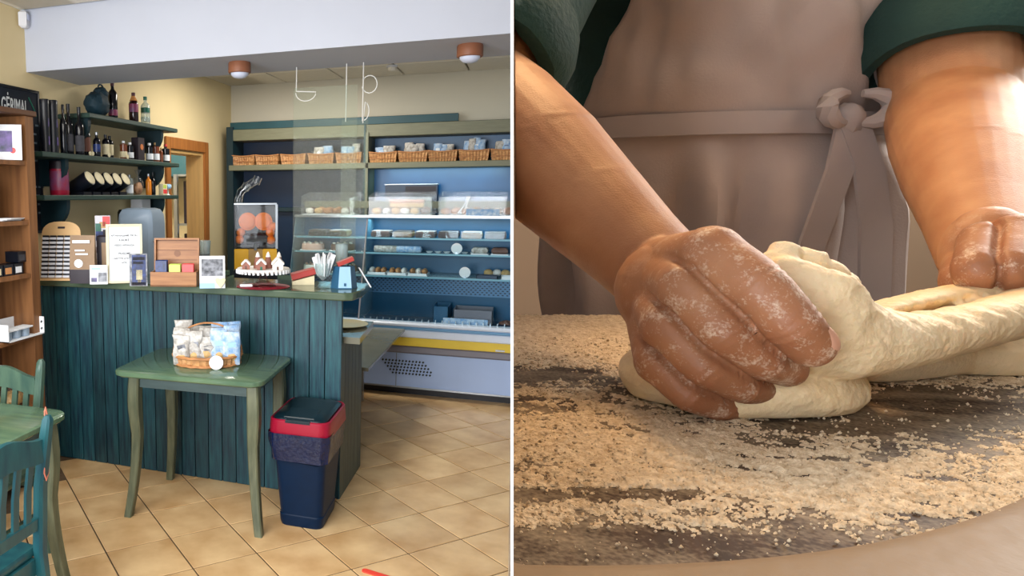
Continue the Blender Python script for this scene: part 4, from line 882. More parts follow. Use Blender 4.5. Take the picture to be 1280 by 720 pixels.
# second shelf
for (x, mm, lb) in ((-1.17, 'ppack', 'silver wrapped roll cake, left end of the second glass shelf'), (-0.97, 'bpack', 'blue white wrapped roll cake on the second glass shelf')):
    s_ = thing('roll_cake', lb, 'cake', (x, FY+0.32, SHZ[1]), 0.1)
    part('roll', MB().lathe([(0.0, -0.11), (0.026, -0.105), (0.03, -0.09), (0.03, 0.09), (0.026, 0.105), (0, 0.11)], (0, 0, 0.031), 16, Matrix.Rotation(math.pi/2, 4, 'Y')), mm, s_)
    part('cut_end', MB().lathe([(0.024, 0.108), (0.0, 0.113)], (0, 0, 0.031), 16, Matrix.Rotation(math.pi/2, 4, 'Y')), 'icing', s_)
for k, (x, mm) in enumerate(((-0.37, 'ppack'), (-0.21, 'choc'), (-0.06, 'bpack'))):
    s_ = thing('pastry_pack', 'packed pastries under film on the second shelf, '+('left', 'middle', 'right')[k], 'pastry', (x, FY+0.34, SHZ[1]), 0, 'packed pastries')
    part('tray_base', MB().b2(-0.07, 0.07, -0.09, 0.09, 0, 0.012), 'paper', s_); part('film', MB().box((0, 0, 0.037), (0.13, 0.17, 0.048), None, 0.014), mm, s_)
for k in range(6):
    s_ = thing('white_dish', f'small white dish on the second fridge shelf, {ords_[k]} from the left', 'dish', (-0.80+0.075*k, FY+0.38, SHZ[1]), 0, 'white dishes on the second shelf')
    part('rim', MB().lathe([(0.018, 0), (0.03, 0.014), (0.028, 0.014), (0.017, 0.004), (0, 0.004)], n=16), 'paper', s_)
for (x, z, lb) in ((-0.557, SHZ[1], 'white round price disc on the second fridge shelf'), (-0.478, SHZ[2], 'white round price disc on the third fridge shelf')):
    s_ = thing('price_disc', lb, 'tag', (x, FY+yf(z)+0.035, z))
    part('disc', MB().lathe([(0.046, -0.002), (0.046, 0.002)], (0, 0, 0.052), 28, RX90), 'paper', s_); part('clip', MB().b2(-0.01, 0.01, -0.004, 0.012, 0, 0.02), 'metal', s_)
# third shelf
for k in range(3):
    x = -1.24+k*0.18
    s_ = tray('sandwich_tray', 'shallow tray of filled rolls on the third fridge shelf, '+('left', 'middle', 'right')[k], x-0.085, x+0.085, 0.24, 0.42, SHZ[2], 'paper', 0.022, 'trays of filled rolls')
    for q in range(3):
        single('filled_roll', 'pale filled roll on the third fridge shelf, '+('left', 'middle', 'right')[k]+' tray, '+('left', 'middle', 'right')[q]+' roll', 'roll', MB().blob((0, 0, 0), (0.05, 0.15, 0.055), q+k, 0.12, 3, 7), 'pastry' if (q+k) % 3 else 'icing', (x-0.052+0.052*q, FY+0.33, SHZ[2]+0.034), 0, 'filled rolls in the trays')
for k in range(4):
    single('bun', f'round cream bun on the third fridge shelf, {ords_[k]} from the left', 'bun', MB().blob((0, 0, 0.032), (0.075, 0.075, 0.066), k+20, 0.1, 3, 9, 0.9), 'icing' if k % 2 else 'crack', (-0.30+0.07*k, FY+0.40+0.02*(k % 2), SHZ[2]+0.001), 0, 'cream buns')
s_ = tray('dark_tray', 'dark oval tray on the third fridge shelf', -0.385, -0.215, 0.18, 0.30, SHZ[2], 'blued', 0.03)
s_ = tray('white_tray', 'white tray of pastry at the right end of the third shelf', -0.19, 0.02, 0.18, 0.30, SHZ[2], 'paper', 0.03)
for k in range(4):
    single('blister_egg', f'small white sweet behind the rolls, {ords_[k]} from the left', 'sweet', MB().blob((0, 0, 0.018), (0.03, 0.03, 0.036), k, 0.05, 2, 7), 'icing', (-1.02+0.05*k, FY+0.50, SHZ[2]), 0, 'white sweets')
# left bay of the fridge, behind the acrylic screen
for k, (x, z, m, lb) in enumerate(((-1.86, SHZ[1], 'pinkc', 'round pink iced cake in the left fridge bay'), (-1.58, SHZ[1], 'choc', 'round chocolate cake in the left fridge bay'), (-1.84, SHZ[2], 'icing', 'round white iced cake in the left fridge bay'), (-1.55, SHZ[2], 'pastry', 'round golden tart in the left fridge bay'))):
    s_ = thing('round_cake', lb, 'cake', (x, FY+0.36, z), 0, 'round cakes in the left bay')
    part('cake_board', MB().lathe([(0.12, 0), (0.125, 0.003), (0.12, 0.006)], n=28), 'paper', s_)
    part('cake', MB().lathe([(0.10, 0.006), (0.105, 0.012), (0.105, 0.055), (0.098, 0.064), (0.0, 0.066)], n=28), m, s_)
    g = MB()
    for q in range(8): g.blob((0.082*math.cos(q*0.785), 0.082*math.sin(q*0.785), 0.070), (0.024, 0.024, 0.018), q, 0.1, 2, 5)
    tag(part('cream_dots', g, 'icing' if m != 'icing' else 'pinkc', s_), kind='stuff')
# bottom deck
for (x0, x1, h, m, lb) in ((-0.735, -0.605, 0.165, 'fin', 'upright blue plastic tub on the fridge deck'), (-0.565, -0.245, 0.145, 'bump', 'wide grey plastic tub on the fridge deck')):
    tray('plastic_tub', lb, x0, x1, 0.22, 0.48, 0.601, m, h, None, 'tub')
s_ = thing('price_sign', 'pale printed price strip standing inside the fridge front', 'sign', (-0.455, FY+0.10, 0.601))
part('card_sheet', MB().box((0, 0, 0.045), (0.36, 0.004, 0.09), Matrix.Rotation(-0.2, 4, 'X')), 'bpack', s_); part('card_foot', MB().b2(-0.17, 0.17, 0.0, 0.03, 0, 0.004), 'paper', s_)
s_ = thing('salad_bowl', 'dark bowl of salad at the right end of the fridge deck', 'bowl', (-0.13, FY+0.20, 0.601))
part('bowl', MB().lathe([(0.03, 0), (0.07, 0.035), (0.075, 0.05), (0.068, 0.05), (0.03, 0.008)], n=20), 'blued', s_); part('salad', MB().blob((0, 0, 0.05), (0.12, 0.12, 0.06), 2, 0.4, 5, 8), 'choc', s_)
# boxes on top of the fridge
for (xc, wd, lb) in ((-1.72, 0.50, 'clear pastry box on the fridge top, behind the acrylic screen'), (-1.06, 0.555, 'clear pastry box on the fridge top with pink cake'), (-0.43, 0.60, 'clear pastry box on the fridge top with white tongs')):
    s_ = thing('pastry_box', lb, 'box', (xc, FY+0.48, 1.543), 0, 'clear boxes on the fridge')
    a = wd/2
    for b in ((-a, a, -0.145, -0.141, 0, 0.16), (-a, a, 0.141, 0.145, 0, 0.20), (-a, -a+0.004, -0.141, 0.141, 0, 0.17), (a-0.004, a, -0.141, 0.141, 0, 0.17)):
        part('box_side', MB().b2(*b), 'plastic', s_, False)
    part('box_lid', MB().box((0, 0.0, 0.187), (wd+0.01, 0.30, 0.005), Matrix.Rotation(0.14, 4, 'X')), 'plastic', s_, False)
    part('tray_base', MB().b2(-a+0.006, a-0.006, -0.138, 0.138, 0, 0.006), 'paper', s_)
    lab = 'in the clear box behind the screen' if xc < -1.5 else ('in the box with pink cake' if xc < -0.8 else 'in the box with tongs')
    rr = random.Random(int(-xc*100))
    n = int(wd/0.085)
    for k in range(n):
        m = rr.choice(['pastry', 'choc', 'icing', 'crack', 'pastry'])
        single('pastry', f'{ords_[k]} pastry from the left, front row, '+lab, 'pastry', MB().blob((0, 0, 0), (0.075, 0.09, 0.055), k, 0.25, 3.5, 8), m, (xc-a+0.055+k*0.085, FY+0.42+0.02*rr.random(), 1.543+0.036), rr.random()*2, 'pastries '+lab)
        single('pastry', f'{ords_[k]} pastry from the left, back row, '+lab, 'pastry', MB().blob((0, 0, 0), (0.07, 0.08, 0.06), k+9, 0.25, 3.5, 8), rr.choice(['pastry', 'choc', 'icing']), (xc-a+0.055+k*0.085, FY+0.545, 1.543+0.04), rr.random()*2, 'pastries '+lab)
s_ = thing('pink_cake', 'long pink iced cake in the clear box on the fridge', 'cake', (-1.03, FY+0.50, 1.63), 0)
part('sponge', MB().box((0, 0.045, 0.0), (0.30, 0.07, 0.05), None, 0.012), 'crack', s_); part('icing', MB().box((0, 0.045, 0.035), (0.31, 0.075, 0.03), None, 0.010), 'pinkc', s_)
s_ = thing('tongs', 'white plastic tongs sticking up in the right clear box', 'tongs', (-0.52, FY+0.40, 1.56), 0.2)
part('arm', MB().tube([(-0.05, 0, 0.0), (0.0, 0, 0.07), (0.03, 0, 0.13)], 0.006, 6), 'paper', s_); part('arm', MB().tube([(-0.03, 0.01, 0.0), (0.02, 0.01, 0.06), (0.03, 0, 0.13)], 0.006, 6), 'paper', s_); part('grip_end', MB().blob((0.035, 0, 0.138), (0.035, 0.02, 0.03), 1, 0.1), 'paper', s_)
s_ = thing('white_price_card', 'pale blue white card lying before the right clear box', 'card', (-0.36, FY+0.322, 1.545))
part('sheet', MB().box((0, 0, 0.028), (0.27, 0.004, 0.055), Matrix.Rotation(-0.15, 4, 'X')), 'bpack', s_); part('foot', MB().b2(-0.12, 0.12, 0.0, 0.008, 0, 0.003), 'paper', s_)
s_ = thing('dark_display_box', 'dark clear lidded box standing behind the fridge boxes', 'box', (-1.03, FY+0.80, 1.62))
part('box_body', MB().b2(-0.24, 0.24, -0.06, 0.06, 0, 0.20, 0.004), 'blued', s_); part('side_panel', MB().b2(-0.05, 0.23, -0.064, -0.058, 0.02, 0.18), 'dbox', s_); part('lid_edge', MB().b2(-0.245, 0.245, -0.065, 0.065, 0.196, 0.204), 'gshelf', s_)
# ================================================================ back shelving with baskets
t = thing('back_shelving', 'dark green wall shelving with sage boards along the back wall', 'shelving', (-1.2, 6.62, 0))
ox = -1.2
def G(name, x0, x1, y0, y1, z0, z1, m, ch=0.0): return part(name, MB().b2(x0-ox, x1-ox, y0-6.62, y1-6.62, z0, z1, ch), m, t)
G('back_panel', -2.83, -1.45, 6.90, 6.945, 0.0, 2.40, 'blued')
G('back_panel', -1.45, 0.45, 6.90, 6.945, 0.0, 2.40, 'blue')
G('top_board', -2.83, 0.45, 6.62, 6.90, 2.262, 2.372, 'sage', 0.004)
G('crown_strip', -2.83, -0.62, 6.64, 6.70, 2.374, 2.445, 'tealtop', 0.003)
G('basket_board', -2.83, 0.45, 6.60, 6.90, 1.968, 2.022, 'sage', 0.004)
G('low_board', -2.83, 0.45, 6.62, 6.90, 1.56, 1.60, 'greend', 0.004)
G('upright', -2.86, -2.79, 6.61, 6.90, 0.0, 2.40, 'greend', 0.003)
G('upright', -1.462, -1.445, 6.605, 6.90, 0.0, 2.37, 'tealtop', 0.002); G('upright', -1.443, -1.418, 6.60, 6.90, 0.0, 2.30, 'sage', 0.002)
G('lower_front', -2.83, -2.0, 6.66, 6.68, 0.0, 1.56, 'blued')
def shelf_basket(label, x, w_, m):
    s_ = thing('bread_basket', label, 'basket', (x, 6.72, 2.023), 0, 'wicker baskets on the back shelf')
    n = 18; out = []
    per = [(-1+2*i/n, -1) for i in range(n)]+[(1, -1+2*i/10) for i in range(10)]+[(1-2*i/n, 1) for i in range(n)]+[(-1, 1-2*i/10) for i in range(10)]
    rings = []
    for z, k in ((0, 0.90), (0.05, 0.95), (0.092, 1.0)):
        rings.append([(a*(w_/2*k+0.004*(-1)**i), b*(0.105*k+0.004*(-1)**i), z-(0.010*(1-a*a) if z > 0.08 else 0)) for i, (a, b) in enumerate(per)])
    part('woven_body', MB().loft(rings, False).b2(-w_*0.44, w_*0.44, -0.09, 0.09, 0.0, 0.006), m, s_, False)
    part('rim', MB().tube([(a*(w_/2+0.001), b*0.107, 0.095-0.010*(1-a*a)) for i, (a, b) in enumerate(per) if i % 2 == 0], 0.0065, 6, True), 'wickerd', s_)
    part('weave_band', MB().tube([(a*(w_/2*0.94+0.004), b*(0.105*0.94+0.004), 0.035) for i, (a, b) in enumerate(per) if i % 2 == 0], 0.0045, 5, True), 'wickerd', s_)
    return s_
ords = ['first', 'second', 'third', 'fourth', 'fifth', 'sixth', 'seventh', 'eighth', 'ninth', 'tenth']
for k, (x, w_) in enumerate(((-2.68, 0.235), (-2.43, 0.235), (-2.16, 0.25), (-1.88, 0.25), (-1.61, 0.245), (-1.285, 0.255), (-1.01, 0.262), (-0.745, 0.25), (-0.475, 0.255), (-0.205, 0.25))):
    shelf_basket(f'wicker basket on the back shelf, {ords[k]} from the left', x, w_, 'wicker')
    if k < 3: continue
    rr = random.Random(k)
    n = (0, 0, 0, 2, 3, 2, 3, 3, 4, 3)[k]
    for q in range(n):
        kind = 'white' if k in (6,) else 'blue'
        hh = (0.145 if k != 5 else 0.115)+0.035*rr.random()+(0.02 if k == 8 else 0)
        s_ = thing('treat_bag', f'small white and blue treat bag in the {ords[k]} back shelf basket, '+('left', 'second', 'third', 'last')[q], 'bag', (x-w_*0.32+(w_*0.64)*(q+0.5)/n, 6.71+0.02*rr.random(), 2.030), rr.uniform(-.3, .3), f'treat bags in the {ords[k]} basket')
        part('bag_body', packet(w_*0.70/n+0.022, 0.09, hh, q+k*5, 0.24), 'ppack' if (kind == 'white' or (q+k) % 3 == 0) else 'bpack', s_)
        part('bag_label', MB().box((0, -0.034, hh*0.62), (0.035, 0.004, 0.03)), 'paper' if kind == 'white' else ('pblue' if q % 2 else 'paper'), s_)
# ================================================================ WORKSHOP beside the shop (its own room, behind a thin partition)
def WM(): return Matrix.Rotation(YAW, 4, 'Z')
RW = WM()
PN = Vector((0.99892, 0.02129, 0.04130)); PC = Vector((0, 0, 1.72))
def wv(p): return RW @ Vector(p)
def keep_right(o, gap=0.002):
    # whatever presses against the partition is flattened on it
    me = o.data; n = len(me.vertices); co = np.empty(n*3); me.vertices.foreach_get('co', co); co = co.reshape(-1, 3)
    mw = np.array(o.matrix_world); wc = co @ mw[:3, :3].T+mw[:3, 3]
    s = (wc-np.array(PC)) @ np.array(PN)
    d = np.maximum(0, gap-s)
    wc = wc+d[:, None]*np.array(PN)[None]
    iv = np.linalg.inv(mw); co = wc @ iv[:3, :3].T+iv[:3, 3]
    me.vertices.foreach_set('co', co.ravel()); me.update()
def wobj(name, mb, m, base, parent=None, smooth=True, press=False):
    # mesh given in workshop coordinates, origin at base
    inv = Matrix.Translation(-Vector(base)) @ RW
    g = MB(); g.v = [tuple(inv @ Vector(p)) for p in mb.v]; g.f = mb.f
    o = obj(name, g.mesh(name, M[m] if isinstance(m, str) else m, smooth), None, base)
    if press: keep_right_local(o, base)
    if parent: o.parent = parent; o.location = (0, 0, 0)
    return o
def keep_right_local(o, base, gap=0.002):
    o.matrix_world = Matrix.Translation(base); keep_right(o, gap)
FZ = 0.71
# added partition: thin board whose edge faces the camera
g = MB(); t0 = Vector((0.02129, -0.99892, 0)).normalized()*-1
up = PN.cross(t0).normalized()
def pp(d, z, s):  # d metres ahead, s metres across
    q = PC+t0*d; k = (z-1.72)/up.z; q = q+up*k
    return q+PN*s
ring = []
for (d, w_) in ((0.165, 0.00030), (1.62, 0.0029)):
    ring.append([pp(d, 0.0, -w_), pp(d, 0.0, w_), pp(d, 2.45, w_), pp(d, 2.45, -w_)])
g.loft(ring)
struct('added_divider', g, 'white')
ring = []  # rear board behind the camera, added to block the shop window light
for (d, w_) in ((-1.9, 0.003), (-0.03, 0.0004)):
    ring.append([pp(d, 0.0, -w_), pp(d, 0.0, w_), pp(d, 2.45, w_), pp(d, 2.45, -w_)])
struct('added_divider', MB().loft(ring), 'white')
M['wshop'] = mat('workshop_wall', (150, 128, 106), 0.9, 0.08, 2)
x0 = 0.3640*1.5
for nm, b in (('wall_workshop_back', (0.35, 2.6, 1.5, 1.56, 0.0, 2.95)), ('wall_workshop_right', (2.54, 2.6, -0.9, 1.5, 0.0, 2.95)), ('light_block_front', (-0.6, 2.6, -0.96, -0.9, 0.0, 2.95)), ('light_block_top', (-0.6, 2.6, -0.96, 1.56, 2.95, 3.0))):  # front wall and ceiling added out of view to keep outside light off
    o = wobj(nm, MB().b2(*b), 'wshop', (0, 0, 0), None, True, True); o['kind'] = 'structure'
M['wfloor'] = mat('workshop_floor', (112, 98, 84), 0.6, 0.1, 4)
fl = MB().b2(-0.5, 2.54, -0.9, 1.5, 0.0, FZ)
o = wobj('floor_workshop', fl, 'wfloor', (0, 0, 0), None, True, True); o['kind'] = 'structure'
# ---------------------------------------------------------------- table, flour
TZ = 1.61
def xmin(y): return 0.3640*y+0.004
M['darkwood'] = mat('dark_table_wood', (62, 40, 27), 0.6, 0.25, 6, (14, 1.2, 6), 0.05, col2=(40, 25, 17), spec=0.2)
def dusted(m, amount):
    # a thin film of flour left on the wood: fine mottled stain, part of the board's own colour
    nt = m.node_tree; N = nt.nodes; L = nt.links; b = N['Principled BSDF']; src = b.inputs['Base Color'].links[0].from_socket
    tc = N.new('ShaderNodeTexCoord'); mp = N.new('ShaderNodeMapping'); mp.inputs['Rotation'].default_value = (0, 0, -0.37); mp.inputs['Scale'].default_value = (1, 2.2, 1)
    L.new(tc.outputs['Object'], mp.inputs['Vector'])
    a = N.new('ShaderNodeTexNoise'); a.inputs['Scale'].default_value = 16; a.inputs['Detail'].default_value = 6; a.inputs['Roughness'].default_value = 0.65; a.inputs['Distortion'].default_value = 0.8
    f = N.new('ShaderNodeTexNoise'); f.inputs['Scale'].default_value = 520; f.inputs['Detail'].default_value = 3
    L.new(mp.outputs[0], a.inputs['Vector']); L.new(tc.outputs['Object'], f.inputs['Vector'])
    s_ = N.new('ShaderNodeMath'); s_.operation = 'MULTIPLY_ADD'; s_.inputs[1].default_value = 0.55; L.new(f.outputs['Fac'], s_.inputs[0]); L.new(a.outputs['Fac'], s_.inputs[2])
    r = N.new('ShaderNodeMapRange'); r.inputs['From Min'].default_value = 0.62; r.inputs['From Max'].default_value = 1.0; r.inputs['To Max'].default_value = amount; L.new(s_.outputs[0], r.inputs['Value'])
    mx = N.new('ShaderNodeMix'); mx.data_type = 'RGBA'; L.new(r.outputs[0], mx.inputs['Factor']); L.new(src, mx.inputs['A']); mx.inputs['B'].default_value = (*lin((214, 196, 166)), 1)
    L.new(mx.outputs['Result'], b.inputs['Base Color'])
dusted(M['darkwood'], 0.42)
M['rimwood'] = mat('floury_rim_wood', (128, 106, 78), 0.6, 0.12, 14, bump=0.1)
M['flour'] = mat('flour', (238, 222, 194), 0.95, 0.06, 260, bump=0.4, bscale=700, col2=(196, 172, 138))
def near(x): return 0.186+0.040*((x-0.10)/0.165)**2
xs = np.linspace(0.06, 0.62, 30)
outer = []; inner = []
for x in xs:
    yi = min(near(x)+0.010, 0.45); yo = yi-0.035
    inner.append((max(x, xmin(yi)), yi)); outer.append((max(x, xmin(yo)), yo))
top = inner+[(0.70, 0.50), (0.70, 0.64), (xmin(0.64), 0.64)]
tbase = wv((0.40, 0.42, FZ))
t = thing('kneading_table', 'dark wooden kneading table dusted with flour, pale rim', 'table', tbase)
o = wobj('tabletop', MB().prism(top, TZ-0.03, TZ-0.0005), 'darkwood', tbase, t)
ring = [[(a[0], a[1], TZ-0.03), (a[0], a[1], TZ+0.001), ((a[0]*0.75+b[0]*0.25), (a[1]*0.75+b[1]*0.25), TZ+0.004), (b[0], b[1], TZ+0.001), (b[0], b[1]-0.006, TZ-0.02), (b[0], b[1], TZ-0.03)] for a, b in zip(inner, outer)]
wobj('rim', MB().loft(ring), 'rimwood', tbase, t)
for (x, y) in ((0.30, 0.40), (0.64, 0.50), (0.34, 0.60), (0.66, 0.61)):
    wobj('leg', MB().b2(x-0.02, x+0.02, y-0.02, y+0.02, FZ, TZ-0.03), 'darkwood', tbase, t)
# loose flour: a height field that stands above the board where flour lies and dips under it where the board is bare
def vnoise(x, y, seed):
    r = np.random.RandomState(seed); T = r.rand(256, 256)
    xi = np.floor(x).astype(int); yi = np.floor(y).astype(int); fx = x-xi; fy = y-yi
    fx = fx*fx*(3-2*fx); fy = fy*fy*(3-2*fy)
    def g_(a, b): return T[a % 256, b % 256]
    return (g_(xi, yi)*(1-fx)+g_(xi+1, yi)*fx)*(1-fy)+(g_(xi, yi+1)*(1-fx)+g_(xi+1, yi+1)*fx)*fy
def fbm(x, y, s, o=5): 
    v = 0; a = 0.5
    for k in range(o): v = v+a*vnoise(x*2**k+k*17.3, y*2**k+k*9.1, s+k); a *= 0.5
    return v-0.5+0.5**(o+1)
ny, nx = 520, 560
u = np.linspace(0, 1, ny)**1.25; Yg = 0.176+u*(0.637-0.176)
Xg = np.empty((ny, nx)); YY = np.repeat(Yg[:, None], nx, 1)
for j in range(ny): Xg[j] = np.linspace(xmin(Yg[j]), 0.36*Yg[j]+0.02+1.12*Yg[j]*0.72, nx)
wx = Xg+0.020*fbm(Xg*14, YY*14, 40); wy = YY+0.020*fbm(Xg*14+31, YY*14, 50)
cov = -0.07+0.0*Xg
def spot(cx, cy, rx, ry, a, rot=0.0):
    global cov
    c_, s_ = math.cos(rot), math.sin(rot)
    dx = (wx-cx)*c_+(wy-cy)*s_; dy = -(wx-cx)*s_+(wy-cy)*c_
    cov = cov+a*np.exp(-((dx/rx)**2+(dy/ry)**2))
spot(0.16, 0.31, 0.075, 0.05, 0.42); spot(0.215, 0.285, 0.06, 0.025, 0.30); spot(0.27, 0.255, 0.08, 0.022, 0.42); spot(0.23, 0.55, 0.14, 0.07, 0.9)
spot(0.15, 0.262, 0.05, 0.012, 0.24); spot(0.33, 0.28, 0.06, 0.02, 0.16)
spot(0.31, 0.345, 0.085, 0.030, -0.42); spot(0.40, 0.37, 0.09, 0.035, -0.30); spot(0.237, 0.30, 0.030, 0.010, -0.30, 0.3); spot(0.17, 0.42, 0.06, 0.018, -0.42, 0.1); spot(0.12, 0.245, 0.06, 0.006, -0.50, 0.05); spot(0.11, 0.208, 0.10, 0.012, -0.45); spot(0.22, 0.222, 0.07, 0.008, -0.2, 0.2)
spot(0.45, 0.45, 0.1, 0.05, 0.25)
# finger sweeps through the flour
for (cx, cy, r, w_, a) in ((0.235, 0.335, 0.055, 0.0035, -0.4), (0.245, 0.33, 0.075, 0.003, -0.36), (0.20, 0.33, 0.075, 0.003, -0.28), (0.285, 0.30, 0.045, 0.003, -0.34), (0.15, 0.30, 0.06, 0.0035, -0.2), (0.33, 0.36, 0.08, 0.004, -0.2)):
    rr_ = np.hypot(wx-cx, (wy-cy)*1.15); ang = np.arctan2(wy-cy, wx-cx)
    cov = cov+a*np.exp(-((rr_-r)/w_)**2)*(0.5+0.5*np.cos(ang+math.pi/2+0.3))
hf = 0.0048*(cov*0.60+0.50*fbm(Xg*38, YY*62, 3)+0.50*fbm(Xg*160, YY*220, 11)+0.62*fbm(Xg*640, YY*700, 23, 2))
hf = np.where(hf > 0, hf*0.85, np.minimum(hf, -0.0003))
hf = np.clip(hf, -0.002, 0.0045)
P = np.stack([Xg, YY, TZ+hf], -1).reshape(-1, 3)
idx = np.arange(ny*nx).reshape(ny, nx)
quads = np.stack([idx[:-1, :-1], idx[:-1, 1:], idx[1:, 1:], idx[1:, :-1]], -1)
pos = np.maximum.reduce([hf[:-1, :-1], hf[:-1, 1:], hf[1:, 1:], hf[1:, :-1]]) > 0
quads = quads[pos]
fb = wv((0.30, 0.36, TZ)); R3 = np.array(RW)[:3, :3]
Pw = P @ R3.T-np.array(fb)
used, inv_ = np.unique(quads, return_inverse=True)
me = bpy.data.meshes.new('flour'); me.from_pydata(Pw[used].tolist(), [], inv_.reshape(-1, 4).tolist()); me.update(); me.shade_smooth(); me.materials.append(M['flour'])
fo = obj('flour', me, None, fb); tag(fo, 'loose white flour scattered over the dark kneading table', 'flour', None, 'stuff')
# crumbs of flour
rs = np.random.RandomState(4); cv = []; cf = []
octv = np.array([(1, 0, 0), (-1, 0, 0), (0, 1, 0), (0, -1, 0), (0, 0, 1), (0, 0, -1)], float); octf = [(0, 2, 4), (2, 1, 4), (1, 3, 4), (3, 0, 4), (2, 0, 5), (1, 2, 5), (3, 1, 5), (0, 3, 5)]
k = 0
while k < 5200:
    j = int(ny*rs.rand()**1.2*0.8); i = int(rs.rand()*nx)
    if hf[j, i] < -0.0012+0.001*rs.rand(): 
        if rs.rand() < 0.82: continue
    r = (0.00028+0.0007*rs.rand()**3)*(0.6+Yg[j]*1.6)
    p = np.array([Xg[j, i], Yg[j], TZ+max(hf[j, i], 0)+r*0.5])
    o_ = octv*r*(0.7+0.6*rs.rand(6, 3)); q = (p+o_) @ R3.T-np.array(fb)
    cf += [tuple(a+6*k for a in f) for f in octf]; cv += q.tolist(); k += 1
me = bpy.data.meshes.new('flour_crumbs'); me.from_pydata(cv, [], cf); me.update(); me.shade_smooth(); me.materials.append(M['flour'])
tag(obj('flour_crumbs', me, fo), None, None, None, 'stuff')
# ---------------------------------------------------------------- dough
def remesh(mb, voxel, smooth_it=4, name='tmp', keep=None):
    me = bpy.data.meshes.new(name); me.from_pydata(mb.v, [], mb.f); me.update()
    bm = bmesh.new(); bm.from_mesh(me); bmesh.ops.recalc_face_normals(bm, faces=bm.faces); bm.to_mesh(me); bm.free()
    o = bpy.data.objects.new(name, me); C.objects.link(o)
    md = o.modifiers.new('r', 'REMESH'); md.mode = 'VOXEL'; md.voxel_size = voxel
    if smooth_it:
        sm = o.modifiers.new('s', 'SMOOTH'); sm.factor = 0.5; sm.iterations = smooth_it
    out = bpy.data.meshes.new_from_object(o.evaluated_get(bpy.context.evaluated_depsgraph_get()))
    bpy.data.objects.remove(o); bpy.data.meshes.remove(me); out.shade_smooth()
    return out
def verts_of(me):
    n = len(me.vertices); co = np.empty(n*3); me.vertices.foreach_get('co', co); return co.reshape(-1, 3)
def normals_of(me):
    n = len(me.vertices); co = np.empty(n*3); me.vertices.foreach_get('normal', co); return co.reshape(-1, 3)
def set_verts(me, co): me.vertices.foreach_set('co', np.ascontiguousarray(co).ravel()); me.update()
def chain(g, pts, n=12):
    n = 28
    # tapered limb: ball at every joint, cone between
    for p, r in pts: g.blob(p, (2*r, 2*r, 2*r), 0, 0, 1, 12)
    for (p, r), (q, s) in zip(pts[:-1], pts[1:]): g.tube([p, q], [r, s], n)
def sweep(g, pts, n=16):
    # band with its own height and thickness at every point; height stands roughly upright, thickness runs away from the camera
    rings = []
    P_ = [Vector(p) for p, h, t_ in pts]
    for i, (p, h, t_) in enumerate(pts):
        a = P_[max(0, i-1)]; b = P_[min(len(P_)-1, i+1)]; T = (b-a).normalized()
        dep = Vector((p[0], p[1], p[2]-1.72)).normalized(); u_ = T.cross(dep).normalized(); v_ = u_.cross(T).normalized()
        rings.append([P_[i]+u_*h*math.cos(q)+v_*t_*math.sin(q) for q in np.linspace(0, 2*math.pi, n, False)])
    g.loft(rings)
J = {'SL': (0.3719, 0.84, 2.0855), 'EL': (0.1763, 0.6, 1.8065), 'WL': (0.2289, 0.405, 1.6791), 'SR': (0.7738, 0.86, 2.093), 'ER': (0.696, 0.72, 1.8005), 'WR': (0.5236, 0.5, 1.6727), 'L_fore': (0.2113, 0.51, 1.7501), 'R_fore': (0.5987, 0.6, 1.7243)}
FG = {'Li': [((0.2264, 0.395, 1.6797), 0.016), ((0.2144, 0.33, 1.6911), 0.0138), ((0.2214, 0.308, 1.6792), 0.0122), ((0.232, 0.3, 1.6638), 0.0112), ((0.2424, 0.302, 1.6545), 0.01)], 'Lm': [((0.2257, 0.398, 1.6762), 0.016), ((0.2054, 0.333, 1.6756), 0.0132), ((0.2129, 0.315, 1.6581), 0.0106), ((0.2316, 0.315, 1.6446), 0.0094), ((0.2514, 0.325, 1.6379), 0.0085)], 'Lr': [((0.2247, 0.4, 1.6727), 0.0155), ((0.2013, 0.338, 1.6561), 0.0124), ((0.2104, 0.323, 1.639), 0.0092), ((0.2294, 0.325, 1.6299), 0.0084), ((0.248, 0.336, 1.6248), 0.0076)], 'Lp': [((0.2247, 0.402, 1.6693), 0.0145), ((0.2014, 0.344, 1.6371), 0.0112), ((0.2089, 0.331, 1.6235), 0.008), ((0.2269, 0.334, 1.6169), 0.0073), ((0.2404, 0.342, 1.6144), 0.0066)], 'Lt': [((0.2221, 0.385, 1.6798), 0.015), ((0.2383, 0.372, 1.6768), 0.0145), ((0.2554, 0.362, 1.6695), 0.0125), ((0.2659, 0.352, 1.6565), 0.0105)], 'Ri': [((0.5118, 0.49, 1.6753), 0.016), ((0.4481, 0.432, 1.6895), 0.013), ((0.4206, 0.408, 1.6754), 0.012), ((0.4312, 0.415, 1.6631), 0.01), ((0.4501, 0.43, 1.659), 0.009)], 'Rm': [((0.5141, 0.49, 1.6753), 0.016), ((0.461, 0.428, 1.6936), 0.0132), ((0.4327, 0.402, 1.6769), 0.0122), ((0.4439, 0.41, 1.6637), 0.0105), ((0.4658, 0.428, 1.6583), 0.009)], 'Rr': [((0.5174, 0.49, 1.6753), 0.016), ((0.4824, 0.432, 1.6933), 0.0128), ((0.458, 0.408, 1.6752), 0.0115), ((0.469, 0.416, 1.6628), 0.01), ((0.4857, 0.43, 1.6579), 0.009)], 'Rp': [((0.5209, 0.49, 1.6742), 0.015), ((0.5085, 0.44, 1.6888), 0.0115), ((0.4865, 0.418, 1.6731), 0.01), ((0.4958, 0.425, 1.6615), 0.009), ((0.5097, 0.438, 1.6577), 0.008)], 'Rt': [((0.51, 0.49, 1.672), 0.015), ((0.4637, 0.455, 1.6718), 0.014), ((0.4358, 0.43, 1.666), 0.012), ((0.4296, 0.415, 1.6612), 0.01)]}
